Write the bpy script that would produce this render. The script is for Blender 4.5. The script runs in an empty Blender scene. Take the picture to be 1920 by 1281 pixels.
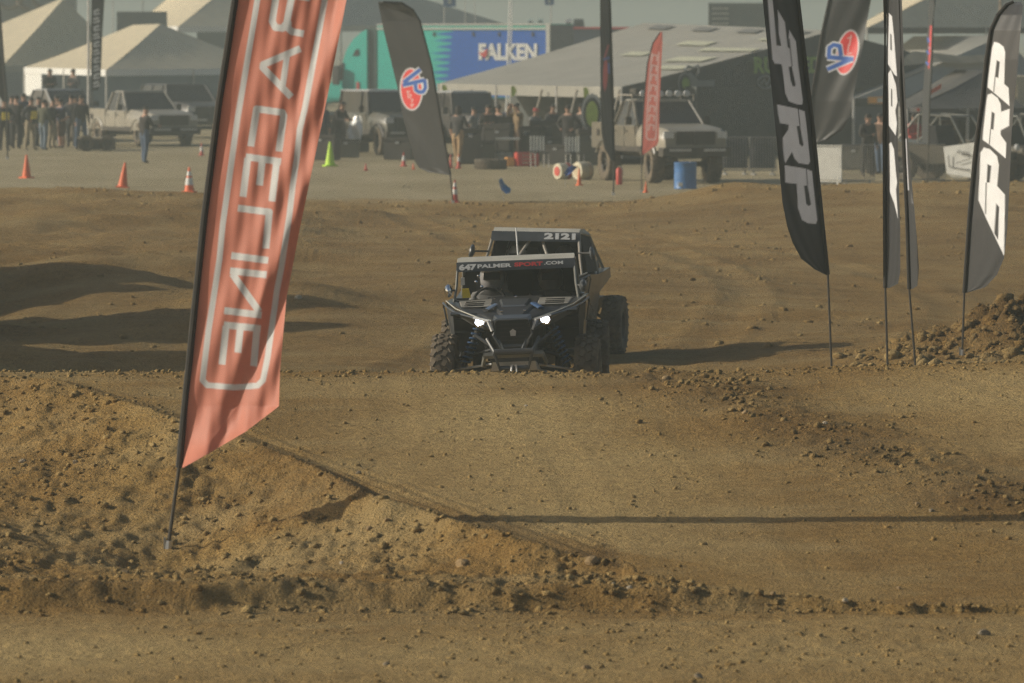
import bpy, bmesh, math, random
import numpy as np
from mathutils import Vector, Matrix, Euler

random.seed(7)
RNG = np.random.default_rng(11)
R = math.radians
scene = bpy.context.scene
COL = scene.collection

# ------------------------------------------------------------------ camera
F_PX, PW, PH = 12000.0, 1920.0, 1281.0
CAM_H, HORIZON = 4.1, 60.0
TILT = math.atan((PH / 2 - HORIZON) / F_PX)
cam_data = bpy.data.cameras.new('camera')
cam_data.sensor_width = 36.0
cam_data.lens = F_PX / PW * 36.0
cam_data.clip_start = 1.0
cam_data.clip_end = 20000.0
cam_data.dof.use_dof = True
cam_data.dof.focus_distance = 66.0
cam_data.dof.aperture_fstop = 5.2
camera = bpy.data.objects.new('camera', cam_data)
COL.objects.link(camera)
camera.location = (0, 0, CAM_H)
camera.rotation_euler = (math.pi / 2 - TILT, 0, 0)
scene.camera = camera

# ------------------------------------------------------------------ light
SUN_ELEV, SUN_FROM = R(23.0), R(-88.5)     # compass angle the light comes from: 0 = +Y, -90 = -X (the left)
world = bpy.data.worlds.new('World')
scene.world = world
world.use_nodes = True
_wn = world.node_tree
_sky = _wn.nodes.new('ShaderNodeTexSky')
_sky.sky_type = 'NISHITA'
_sky.sun_disc = False
_sky.sun_elevation = SUN_ELEV
_sky.sun_rotation = SUN_FROM
_sky.dust_density = 4.0
_sky.air_density = 1.2
_wn.links.new(_sky.outputs[0], _wn.nodes['Background'].inputs[0])
_wn.nodes['Background'].inputs[1].default_value = 0.07
sun_data = bpy.data.lights.new('sun', 'SUN')
sun_data.energy = 3.6
sun_data.angle = R(0.6)
sun_data.color = (1.0, 0.93, 0.80)
sun = bpy.data.objects.new('sun', sun_data)
COL.objects.link(sun)
_ld = Vector((-math.sin(SUN_FROM) * math.cos(SUN_ELEV), -math.cos(SUN_FROM) * math.cos(SUN_ELEV), -math.sin(SUN_ELEV)))
sun.rotation_euler = _ld.to_track_quat('-Z', 'Y').to_euler()
sun.location = (-40, 60, 30)

scene.view_settings.view_transform = 'Standard'
scene.view_settings.look = 'None'
scene.view_settings.exposure = 0.20
scene.view_settings.gamma = 1.0
scene.view_settings.use_curve_mapping = False
scene.render.engine = 'CYCLES'
scene.cycles.use_denoising = True
scene.cycles.denoising_prefilter = 'NONE'
scene.cycles.max_bounces = 6
scene.cycles.volume_bounces = 1
scene.cycles.use_adaptive_sampling = False

# ------------------------------------------------------------------ pixel helpers
_ct, _st = math.cos(TILT), math.sin(TILT)
def at(px, py, d):
    """point at distance d (metres along +Y) seen at pixel px, py of the 1920 x 1281 photograph"""
    cx, cy = (px - PW / 2) / F_PX, (PH / 2 - py) / F_PX
    y = _ct + cy * _st
    z = -_st + cy * _ct
    t = d / y
    return Vector((cx * t, d, CAM_H + z * t))
def ppm(d):
    return F_PX / d
def X_at(px, d):
    return (px - PW / 2) / F_PX * d

# ------------------------------------------------------------------ noise
_PERM = RNG.permutation(256)
_PERM = np.concatenate([_PERM, _PERM])
_VAL = RNG.random(256) * 2 - 1
def vnoise(x, y):
    x = np.asarray(x, float); y = np.asarray(y, float)
    xi = np.floor(x).astype(int); yi = np.floor(y).astype(int)
    xf = x - xi; yf = y - yi
    u = xf * xf * (3 - 2 * xf); v = yf * yf * (3 - 2 * yf)
    def h(a, b):
        return _VAL[_PERM[(_PERM[a & 255] + b) & 255]]
    a = h(xi, yi); b = h(xi + 1, yi); c = h(xi, yi + 1); d = h(xi + 1, yi + 1)
    return (a * (1 - u) + b * u) * (1 - v) + (c * (1 - u) + d * u) * v
def fbm(x, y, o=4, g=0.5):
    s = 0; a = 1.0; f = 1.0
    for i in range(o):
        s = s + a * vnoise(x * f + 17.3 * i, y * f - 9.1 * i)
        a *= g; f *= 2.03
    return s
def sstep(a, b, x):
    t = np.clip((x - a) / (b - a), 0, 1)
    return t * t * (3 - 2 * t)

# ------------------------------------------------------------------ materials
def new_mat(name):
    m = bpy.data.materials.new(name)
    m.use_nodes = True
    return m, m.node_tree, m.node_tree.nodes['Principled BSDF']
_MATS = {}
def mat(name, color, rough=0.6, metal=0.0, var=0.12, scale=6.0, dust=0.0, spec=0.4, coat=0.0, bump=0.0):
    """painted or plain surface with a little procedural variation and dust"""
    if name in _MATS:
        return _MATS[name]
    m, nt, p = new_mat(name)
    tc = nt.nodes.new('ShaderNodeTexCoord')
    nz = nt.nodes.new('ShaderNodeTexNoise'); nz.inputs['Scale'].default_value = scale; nz.inputs['Detail'].default_value = 5
    nt.links.new(tc.outputs['Object'], nz.inputs['Vector'])
    rmp = nt.nodes.new('ShaderNodeValToRGB')
    c = np.array(color)
    rmp.color_ramp.elements[0].position = 0.3; rmp.color_ramp.elements[1].position = 0.7
    rmp.color_ramp.elements[0].color = (*np.clip(c * (1 - var), 0, 1), 1)
    rmp.color_ramp.elements[1].color = (*np.clip(c * (1 + var), 0, 1), 1)
    nt.links.new(nz.outputs['Fac'], rmp.inputs['Fac'])
    out = rmp.outputs['Color']
    if dust > 0:
        nz2 = nt.nodes.new('ShaderNodeTexNoise'); nz2.inputs['Scale'].default_value = scale * 0.6; nz2.inputs['Detail'].default_value = 7
        nz2.inputs['Roughness'].default_value = 0.7
        nt.links.new(tc.outputs['Object'], nz2.inputs['Vector'])
        mr = nt.nodes.new('ShaderNodeMapRange'); mr.inputs[1].default_value = 0.35; mr.inputs[2].default_value = 0.75
        mr.inputs[3].default_value = dust * 0.25; mr.inputs[4].default_value = dust
        nt.links.new(nz2.outputs['Fac'], mr.inputs[0])
        mx = nt.nodes.new('ShaderNodeMix'); mx.data_type = 'RGBA'
        nt.links.new(mr.outputs[0], mx.inputs['Factor'])
        nt.links.new(out, mx.inputs['A'])
        mx.inputs['B'].default_value = (0.25, 0.19, 0.12, 1)
        out = mx.outputs['Result']
    nt.links.new(out, p.inputs['Base Color'])
    p.inputs['Roughness'].default_value = rough
    p.inputs['Metallic'].default_value = metal
    p.inputs['Specular IOR Level'].default_value = spec
    if coat:
        p.inputs['Coat Weight'].default_value = coat
    if bump:
        b = nt.nodes.new('ShaderNodeBump'); b.inputs['Strength'].default_value = bump; b.inputs['Distance'].default_value = 0.02
        nt.links.new(nz.outputs['Fac'], b.inputs['Height'])
        nt.links.new(b.outputs[0], p.inputs['Normal'])
    _MATS[name] = m
    return m
def emit_mat(name, color, strength):
    if name in _MATS:
        return _MATS[name]
    m, nt, p = new_mat(name)
    p.inputs['Base Color'].default_value = (*color, 1)
    p.inputs['Emission Color'].default_value = (*color, 1)
    p.inputs['Emission Strength'].default_value = strength
    _MATS[name] = m
    return m
def glass_mat(name, color=(0.02, 0.025, 0.03), rough=0.12):
    return mat(name, color, rough=rough, var=0.25, scale=2.0, spec=0.6, dust=0.25)
def print_mat(name, rough=0.7, trans=0.25, sheen=0.2, bump=True):
    """cloth whose flat print comes from the point colours of its mesh"""
    if name in _MATS:
        return _MATS[name]
    m, nt, p = new_mat(name)
    at_ = nt.nodes.new('ShaderNodeVertexColor'); at_.layer_name = 'print'
    tc = nt.nodes.new('ShaderNodeTexCoord')
    nz = nt.nodes.new('ShaderNodeTexNoise'); nz.inputs['Scale'].default_value = 5; nz.inputs['Detail'].default_value = 6
    nt.links.new(tc.outputs['Object'], nz.inputs['Vector'])
    mr = nt.nodes.new('ShaderNodeMapRange'); mr.inputs[3].default_value = 0.85; mr.inputs[4].default_value = 1.1
    nt.links.new(nz.outputs['Fac'], mr.inputs[0])
    mul = nt.nodes.new('ShaderNodeVectorMath'); mul.operation = 'SCALE'
    nt.links.new(at_.outputs['Color'], mul.inputs[0]); nt.links.new(mr.outputs[0], mul.inputs['Scale'])
    nt.links.new(mul.outputs[0], p.inputs['Base Color'])
    p.inputs['Roughness'].default_value = rough
    p.inputs['Sheen Weight'].default_value = sheen
    p.inputs['Specular IOR Level'].default_value = 0.3
    if trans > 0:
        tr = nt.nodes.new('ShaderNodeBsdfTranslucent')
        nt.links.new(mul.outputs[0], tr.inputs['Color'])
        mx = nt.nodes.new('ShaderNodeMixShader'); mx.inputs[0].default_value = trans
        nt.links.new(p.outputs[0], mx.inputs[1]); nt.links.new(tr.outputs[0], mx.inputs[2])
        nt.links.new(mx.outputs[0], nt.nodes['Material Output'].inputs['Surface'])
    _MATS[name] = m
    return m

# ------------------------------------------------------------------ object helpers
def link(o, parent=None):
    COL.objects.link(o)
    if parent is not None:
        o.parent = parent
    return o
def empty(name, loc=(0, 0, 0), rotz=0.0, rot=None):
    o = bpy.data.objects.new(name, None)
    o.empty_display_size = 0.2
    o.location = loc
    o.rotation_euler = rot if rot is not None else (0, 0, rotz)
    COL.objects.link(o)
    return o
def tag(o, label, cat, group=None):
    o['label'] = label; o['category'] = cat
    if group: o['group'] = group
    return o
def mesh_obj(name, verts, faces, material, parent=None, smooth=False):
    me = bpy.data.meshes.new(name)
    me.from_pydata([tuple(v) for v in verts], [], [tuple(f) for f in faces])
    if material is not None:
        me.materials.append(material)
    me.validate()
    me.update()
    if smooth:
        me.polygons.foreach_set('use_smooth', [True] * len(me.polygons))
    return link(bpy.data.objects.new(name, me), parent)
class B:
    """collects primitive shapes into one mesh"""
    def __init__(self):
        self.bm = bmesh.new()
    def box(self, c, s, rot=None, taper=None):
        M = Matrix.Translation(c) @ (rot.to_matrix().to_4x4() if rot else Matrix.Identity(4)) @ Matrix.Diagonal((*s, 1))
        r = bmesh.ops.create_cube(self.bm, size=1.0, matrix=M)
        return r['verts']
    def hexa(self, p):
        """box from eight corners: bottom ring of four, top ring of four"""
        v = [self.bm.verts.new(q) for q in p]
        for f in ((3, 2, 1, 0), (4, 5, 6, 7), (0, 1, 5, 4), (1, 2, 6, 5), (2, 3, 7, 6), (3, 0, 4, 7)):
            self.bm.faces.new([v[i] for i in f])
        return v
    def tube(self, pts, r, seg=8, cap=True, r2=None):
        pts = [Vector(p) for p in pts]
        n = len(pts); rings = []
        up = Vector((0, 0, 1))
        for i, p in enumerate(pts):
            t = (pts[min(i + 1, n - 1)] - pts[max(i - 1, 0)]).normalized()
            a = t.cross(up)
            if a.length < 1e-3: a = t.cross(Vector((1, 0, 0)))
            a.normalize(); b = t.cross(a).normalized()
            rr = r if r2 is None else r + (r2 - r) * i / max(1, n - 1)
            rings.append([self.bm.verts.new(p + (a * math.cos(2 * math.pi * k / seg) + b * math.sin(2 * math.pi * k / seg)) * rr) for k in range(seg)])
        for i in range(n - 1):
            for k in range(seg):
                self.bm.faces.new((rings[i][k], rings[i][(k + 1) % seg], rings[i + 1][(k + 1) % seg], rings[i + 1][k]))
        if cap:
            self.bm.faces.new(rings[0][::-1]); self.bm.faces.new(rings[-1])
    def lathe(self, prof, seg=16, M=None, cap=True):
        """profile of (radius, height) turned about Z, placed by M"""
        M = M or Matrix.Identity(4)
        rings = [[self.bm.verts.new(M @ Vector((r * math.cos(2 * math.pi * k / seg), r * math.sin(2 * math.pi * k / seg), h))) for k in range(seg)] for r, h in prof]
        for i in range(len(prof) - 1):
            for k in range(seg):
                self.bm.faces.new((rings[i][k], rings[i][(k + 1) % seg], rings[i + 1][(k + 1) % seg], rings[i + 1][k]))
        if cap:
            self.bm.faces.new(rings[0][::-1]); self.bm.faces.new(rings[-1])
    def prism(self, poly, h, M=None):
        """polygon (x, y) extruded from z = 0 to z = h"""
        M = M or Matrix.Identity(4)
        a = [self.bm.verts.new(M @ Vector((x, y, 0))) for x, y in poly]
        b = [self.bm.verts.new(M @ Vector((x, y, h))) for x, y in poly]
        n = len(poly)
        self.bm.faces.new(a[::-1]); self.bm.faces.new(b)
        for i in range(n):
            self.bm.faces.new((a[i], a[(i + 1) % n], b[(i + 1) % n], b[i]))
    def poly(self, pts):
        return self.bm.faces.new([self.bm.verts.new(p) for p in pts])
    def build(self, name, material, parent=None, smooth=False, bevel=0.0, seg=2, loc=None):
        bm = self.bm
        if bevel > 0:
            es = [e for e in bm.edges if len(e.link_faces) == 2 and e.calc_face_angle(0) > 0.5]
            bmesh.ops.bevel(bm, geom=es, offset=bevel, segments=seg, affect='EDGES', clamp_overlap=True)
        bmesh.ops.recalc_face_normals(bm, faces=bm.faces)
        me = bpy.data.meshes.new(name)
        bm.to_mesh(me); bm.free()
        me.materials.append(material)
        if smooth:
            me.polygons.foreach_set('use_smooth', [True] * len(me.polygons))
            try: me.set_sharp_from_angle(angle=R(38))
            except Exception: pass
        o = link(bpy.data.objects.new(name, me), parent)
        if loc is not None: o.location = loc
        return o
def copy_tree(o, parent=None):
    c = o.copy(); COL.objects.link(c); c.parent = parent
    for ch in list(o.children):
        copy_tree(ch, c)
    return c
def text_obj(name, s, size, material, parent=None, M=None, width=None, extrude=0.004, bold=0.0, height=None, shear=0.0):
    """lettering as a thin mesh lying in its local XY plane, centred"""
    cu = bpy.data.curves.new(name, 'FONT')
    cu.body = s; cu.size = size; cu.align_x = 'CENTER'; cu.align_y = 'CENTER'
    cu.extrude = extrude; cu.offset = bold; cu.shear = shear; cu.resolution_u = 3
    tmp = bpy.data.objects.new(name, cu); COL.objects.link(tmp)
    dg = bpy.context.evaluated_depsgraph_get()
    me = bpy.data.meshes.new_from_object(tmp.evaluated_get(dg))
    bpy.data.objects.remove(tmp); bpy.data.curves.remove(cu)
    me.name = name
    n = len(me.vertices)
    co = np.empty(n * 3); me.vertices.foreach_get('co', co); co = co.reshape(-1, 3)
    mn, mx = co.min(0), co.max(0)
    co[:, :2] -= (mn[:2] + mx[:2]) / 2
    if width: co[:, 0] *= width / (mx[0] - mn[0])
    if height: co[:, 1] *= height / (mx[1] - mn[1])
    if M is not None:
        A = np.array(M)
        co = co @ A[:3, :3].T + A[:3, 3]
    me.vertices.foreach_set('co', co.ravel()); me.update()
    me.materials.clear(); me.materials.append(material)
    return link(bpy.data.objects.new(name, me), parent)

# ------------------------------------------------------------------ the ground as one height function
RIDGE = np.array([  # x, y, z of the earth ridge between the bank in front and the ramp
    (-9.0, 62.0, 1.1), (-5.6, 59.5, 1.06), (-4.64, 58.0, 1.03), (-4.08, 57.0, 1.05), (-3.3, 55.6, .92), (-2.6, 54.0, .77),
    (-1.75, 52.0, .61), (-1.08, 50.0, .50), (-.24, 48.5, .36), (.35, 47.4, .25), (.85, 46.5, .17), (1.67, 45.6, .10), (3.0, 45.1, .05), (9.0, 44.6, .03)])
def ramp_z(x, y):
    crest = 0.90 + 0.10 * sstep(0.5, 5.0, x) + 0.03 * vnoise(x * 0.5, 3.3)
    yc = 61.0 + 0.4 * vnoise(x * 0.3, 8.8)
    t = (y - 45.6) / (yc - 45.6)
    up = crest * np.clip(t, 0, 1) ** 1.08
    up = up - 0.05 * sstep(0.8, 1.0, t)
    down = crest - 0.05 - (crest - 0.05) * sstep(0.0, 1.0, (y - yc) / 4.6)
    z = np.where(y < yc, up, down)
    return z * sstep(-13, -9.5, x) * (1 - sstep(9.5, 13, x))
def gz(x, y, fine=True):
    x = np.asarray(x, float); y = np.asarray(y, float)
    z = np.zeros(np.broadcast(x, y).shape) + 0.10 * sstep(60, 66, y)
    rz = ramp_z(x, y)
    yr = np.interp(x, RIDGE[:, 0], RIDGE[:, 1]); zr = np.interp(x, RIDGE[:, 0], RIDGE[:, 2])
    yr = yr + 0.25 * vnoise(x * 1.3, 5.0) + .1 * vnoise(x * 4.0, 1.0)
    zr = zr * (1 + 0.07 * vnoise(x * 1.1, 2.0))
    t = np.clip((y - 46.2) / np.maximum(yr - 46.2, .4), 0, 1)
    near = zr * (0.06 * t + 0.94 * t ** 2.7)
    near = near - .16 * np.exp(-((x + 2.6) / 1.0) ** 2 - ((y - 50.0) / 1.8) ** 2)
    # lumps and hollows on the bank facing the camera
    lump = sstep(0.05, 0.25, t) * (1 - sstep(0.85, 1.0, t)) * sstep(.12, .4, zr)
    near = near + lump * (0.055 * vnoise(x * 1.1, y * .5) + 0.028 * (np.abs(vnoise(x * 2.4, y * 1.2)) - .3) + .020 * (np.abs(vnoise(x * 5.5, y * 2.6)) - .3) + .016 * (np.abs(vnoise(x * 11, y * 5.5)) - .3))
    # the broken foot of the bank
    yf = 45.3 + .25 * vnoise(x * .7, 0.5) + .10 * vnoise(x * 2.6, 4.5)
    foot = sstep(yf, yf + .28, y) * np.exp(-np.maximum(y - yf - .5, 0) / 1.1) * (1 - sstep(1.0, 4.2, x) * .80)
    near = near + foot * (0.13 + 0.04 * vnoise(x * 1.7, y * 1.0) + .035 * np.abs(vnoise(x * 4.4, y * 2.4)) + .028 * np.abs(vnoise(x * 9.7, y * 5.)))
    lee = zr - (y - yr) * .056 - .03 * sstep(0, .3, y - yr)
    far = np.maximum(rz, lee)
    on = (y < yr)
    z = z + np.where(on, near, np.where(y < 61, far, np.maximum(rz, zr - (y - yr) * .25)))
    # loose windrow across the ramp
    xw = 1.45 + (60.6 - y) * 0.255
    z = z + 0.05 * np.exp(-((x - xw - .25 * vnoise(y * .6, 3.)) / 0.62) ** 2) * (1 + .5 * vnoise(x * 1.3, y * .8)) * sstep(49.5, 52, y) * (1 - sstep(60.3, 61.5, y))
    # ruts in the flat in front
    fl = 1 - sstep(44, 45.5, y)
    z = z + fl * (0.020 * np.sin(y * 2.2 + .5 * vnoise(x * .4, 0.)) + 0.018 * vnoise(x * .35, y * 1.3))
    # field behind the ramp
    fld = sstep(65, 72, y) * (1 - sstep(148, 156, y))
    z = z + fld * (0.20 * vnoise(x * .11, y * .07) + 0.06 * vnoise(x * .25, y * .45) + 0.02 * fbm(x * .8, y * .8, 2))
    z = z + 0.25 * np.exp(-((y - 71) / 3.0) ** 2) * sstep(-4, -1.5, x) * (1 - sstep(3, 6, x)) * .8
    z = z + fld * (1 - sstep(-4.5, -2.0, x)) * .16 * (vnoise(x * .3, y * .45) + .6 * vnoise(x * .7, y * 1.0) + .35 * vnoise(x * 1.6, y * 2.1))
    z = z - 0.16 * np.exp(-((y - 82.5) / 4.5) ** 2 - ((x - .8) / 3.0) ** 2)
    # low lit ridge on the left of the field
    yl = 101 - (x + 9) * 1.5
    z = z + 0.30 * np.exp(-((y - yl) / 4.0) ** 2) * (1 - sstep(-4.5, -0.5, x)) * sstep(-30, -14, x)
    z = z + 0.24 * np.exp(-((x + 3.1) / .9) ** 2 - ((y - 93) / 3.0) ** 2)
    # tall heap outside the frame on the left: its shadow falls into the field
    hx = np.where(y < 88, -12.1, -12.1 - (y - 88) * .10)
    z = z + (3.3 + 1.0 * vnoise(y * .42, 4.) + .7 * vnoise(y * 1.1, 2.)) * np.clip(1 - np.abs(x - hx) / 3.7, 0, 1) ** 0.9 * sstep(68, 73, y) * (1 - sstep(104, 118, y))
    # rubble heap on the right
    hp = np.exp(-(np.maximum(6.1 - x, 0) / 1.25) ** 2 - ((y - 77.5) / 2.8) ** 2) * (1 - sstep(11, 14, x))
    z = z + hp * (.50 + .16 * vnoise(x * 1.4, y * 1.0) + .26 * (np.abs(vnoise(x * 3.2, y * 2.0)) - .3) + .16 * (np.abs(vnoise(x * 6.6, y * 4.2)) - .3))
    # edge berm at the end of the field
    bh = 0.02 + 0.50 * sstep(1.5, 6.0, x) + 0.10 * (1 - sstep(-9, -5, x))
    z = z + bh * np.exp(-((y - 150) / np.where(y < 150, 6.0, 2.2)) ** 2) * (1 + .15 * vnoise(x * .6, y * .4))
    # sandy pits
    z = z + sstep(154, 160, y) * (0.05 * vnoise(x * .1, y * .05) + .02 * vnoise(x * .5, y * .3)) * (1 - sstep(400, 600, y))
    if fine:
        rough = 0.55 + 0.45 * sstep(0.1, 0.3, lump)
        rough = rough * np.where((y > yr + .6) & (y < 61.5), 0.30, 1.0)
        rough = np.where((y > 45.0) & (y < yr), rough * 1.9, rough)
        rough = rough + 1.1 * np.exp(-((x - xw) / 0.65) ** 2) * sstep(49, 52, y) * (1 - sstep(60.8, 61.5, y))
        rough = rough + 2.2 * hp
        rough = rough * np.where(y > 156, 0.25, 1.0)
        bil = np.abs(vnoise(x * 6.3, y * 3.4)) + .6 * np.abs(vnoise(x * 12.9 + 3, y * 6.6)) + .4 * vnoise(x * 26, y * 12)
        z = z + rough * (0.012 * fbm(x * 4.2, y * 2.6, 3, .6) + 0.015 * (bil - .45))
        # tyre tread along the lee side of the ridge and over the crest
        sd = (y - yr)
        band = sstep(.1, .5, sd) * (1 - sstep(2.0, 3.2, sd)) * (x > -4.9) * (x < .7) * (y < 61)
        z = z + band * .020 * np.sin((x * 1.0 + y * .35) * 6.2832 / .16) * (.6 + .4 * vnoise(x * 1.5, y))
        # wheel lanes on the ramp
        for c0, kx in ((-1.2, .02), (.15, .05), (1.0, .10), (2.9, .16), (4.1, .20)):
            ln = x - c0 - kx * (60 - y) - .15 * vnoise(y * .25, c0)
            on_r = (y > yr + 1.0) * (y < 62)
            z = z - on_r * .005 * np.exp(-(ln / .14) ** 2) + on_r * .003 * np.exp(-((np.abs(ln) - .22) / .06) ** 2)
        # lanes and low banks through the field
        zf = sstep(66, 70, y) * (1 - sstep(140, 148, y))
        for c0, am, kk in ((-2.2, 2.5, .045), (.6, 3.0, .05), (3.2, 3.4, .055)):
            ln = x - c0 - am * np.sin((y - 70) * kk)
            z = z - zf * .018 * np.exp(-(ln / .22) ** 2) + zf * .018 * np.exp(-((np.abs(ln) - .45) / .16) ** 2)
    return z
def ground_z(x, y):
    return float(gz(np.array([x]), np.array([y]))[0])
def hit(px, py, d0=36.0, d1=330.0):
    """first ground point behind a pixel"""
    ds = np.arange(d0, d1, 0.1)
    pts = np.array([tuple(at(px, py, d)) for d in ds])
    z = gz(pts[:, 0], pts[:, 1])
    k = np.argmax(z >= pts[:, 2])
    if z[k] < pts[k, 2]: k = len(ds) - 1
    return Vector((pts[k, 0], pts[k, 1], z[k]))

def axis(segs):
    out = []
    for a, b, s in segs:
        out.append(np.arange(a, b, s))
    return np.concatenate(out + [np.array([segs[-1][1]])])
def grow(a, b, n):
    return np.concatenate
gx = np.concatenate([-np.geomspace(3000, 16, 26)[:-1], axis([(-16, -5.2, .10), (-5.2, 5.2, .030), (5.2, 16, .10)]), np.geomspace(16, 3000, 26)[1:]])
gy = np.concatenate([np.array([-60, -30, -10, 5, 15, 25, 31]), axis([(34, 44.0, .10), (44.0, 62.0, .050), (62, 90, .12), (90, 165, .28), (165, 330, 2.5)]), np.geomspace(330, 4500, 24)[1:]])
GX, GY = np.meshgrid(gx, gy)
jx = RNG.uniform(-.25, .25, GX.shape); jy = RNG.uniform(-.25, .25, GY.shape)
dx = np.gradient(gx)[None, :]; dy = np.gradient(gy)[:, None]
core = (np.abs(GX) < 5.1) & (GY > 35) & (GY < 320)
GX = GX + np.where(core, jx * dx, 0); GY = GY + np.where(core, jy * dy, 0)
GZ = gz(GX, GY)
GZ = np.where((np.abs(GX) > 300) | (GY > 700), 0.0, GZ)
ny, nx = GX.shape
me = bpy.data.meshes.new('ground')
me.vertices.add(nx * ny)
me.vertices.foreach_set('co', np.stack([GX, GY, GZ], -1).ravel())
i0 = (np.arange(ny - 1)[:, None] * nx + np.arange(nx - 1)[None, :]).ravel()
quads = np.stack([i0, i0 + 1, i0 + nx + 1, i0 + nx], -1).ravel()
nf = len(i0)
me.loops.add(nf * 4); me.loops.foreach_set('vertex_index', quads)
me.polygons.add(nf)
me.polygons.foreach_set('loop_start', np.arange(nf) * 4)
me.polygons.foreach_set('loop_total', np.full(nf, 4))
me.update(calc_edges=True)
me.polygons.foreach_set('use_smooth', np.ones(nf, bool))

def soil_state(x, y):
    """dark soil (windrow, field, bank foot), painted shade (heap, ridge lee) and packed pale dust (driven lane)"""
    hp_ = np.exp(-(np.maximum(6.1 - x, 0) / 1.5) ** 2 - ((y - 77.5) / 3.2) ** 2) * (1 - sstep(11, 14, x))  # heap: shade among the clods painted into the soil colour
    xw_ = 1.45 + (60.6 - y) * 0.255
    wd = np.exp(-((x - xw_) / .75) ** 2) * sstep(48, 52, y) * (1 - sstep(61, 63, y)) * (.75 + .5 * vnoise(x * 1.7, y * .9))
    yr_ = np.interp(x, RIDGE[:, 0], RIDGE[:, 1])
    le = sstep(-.1, .3, y - yr_) * (1 - sstep(1.2, 3.0, y - yr_)) * (x < .8) * (x > -6) * (.7 + .4 * vnoise(x * 2.2, y * 1.1))  # shade on the lee side of the ridge, painted into the colour
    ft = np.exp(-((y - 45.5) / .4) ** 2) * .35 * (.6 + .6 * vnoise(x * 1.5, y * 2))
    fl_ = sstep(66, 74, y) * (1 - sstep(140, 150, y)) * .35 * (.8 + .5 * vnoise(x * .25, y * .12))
    dark_soil_shade = np.clip(np.maximum.reduce([hp_ * 1.0, wd * .75, le * .85, ft, fl_]), 0, 1)
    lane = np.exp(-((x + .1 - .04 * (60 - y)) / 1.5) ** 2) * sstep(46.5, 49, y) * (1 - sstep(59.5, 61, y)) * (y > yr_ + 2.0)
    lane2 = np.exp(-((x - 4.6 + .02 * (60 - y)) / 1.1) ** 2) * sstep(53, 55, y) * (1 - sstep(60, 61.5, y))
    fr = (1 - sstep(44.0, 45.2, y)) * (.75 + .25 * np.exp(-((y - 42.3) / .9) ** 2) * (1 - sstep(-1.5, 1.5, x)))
    dust = np.clip((np.maximum.reduce([lane, lane2, fr])) * (.6 + .5 * vnoise(x * .6, y * .5)), 0, 1) * (1 - dark_soil_shade)
    return dark_soil_shade, dust
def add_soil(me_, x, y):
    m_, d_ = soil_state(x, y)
    for nm, v in (('dark_soil_shade', m_), ('dusty', d_)):
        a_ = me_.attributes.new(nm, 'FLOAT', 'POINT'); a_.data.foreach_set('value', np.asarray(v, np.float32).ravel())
add_soil(me, GX, GY)
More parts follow.
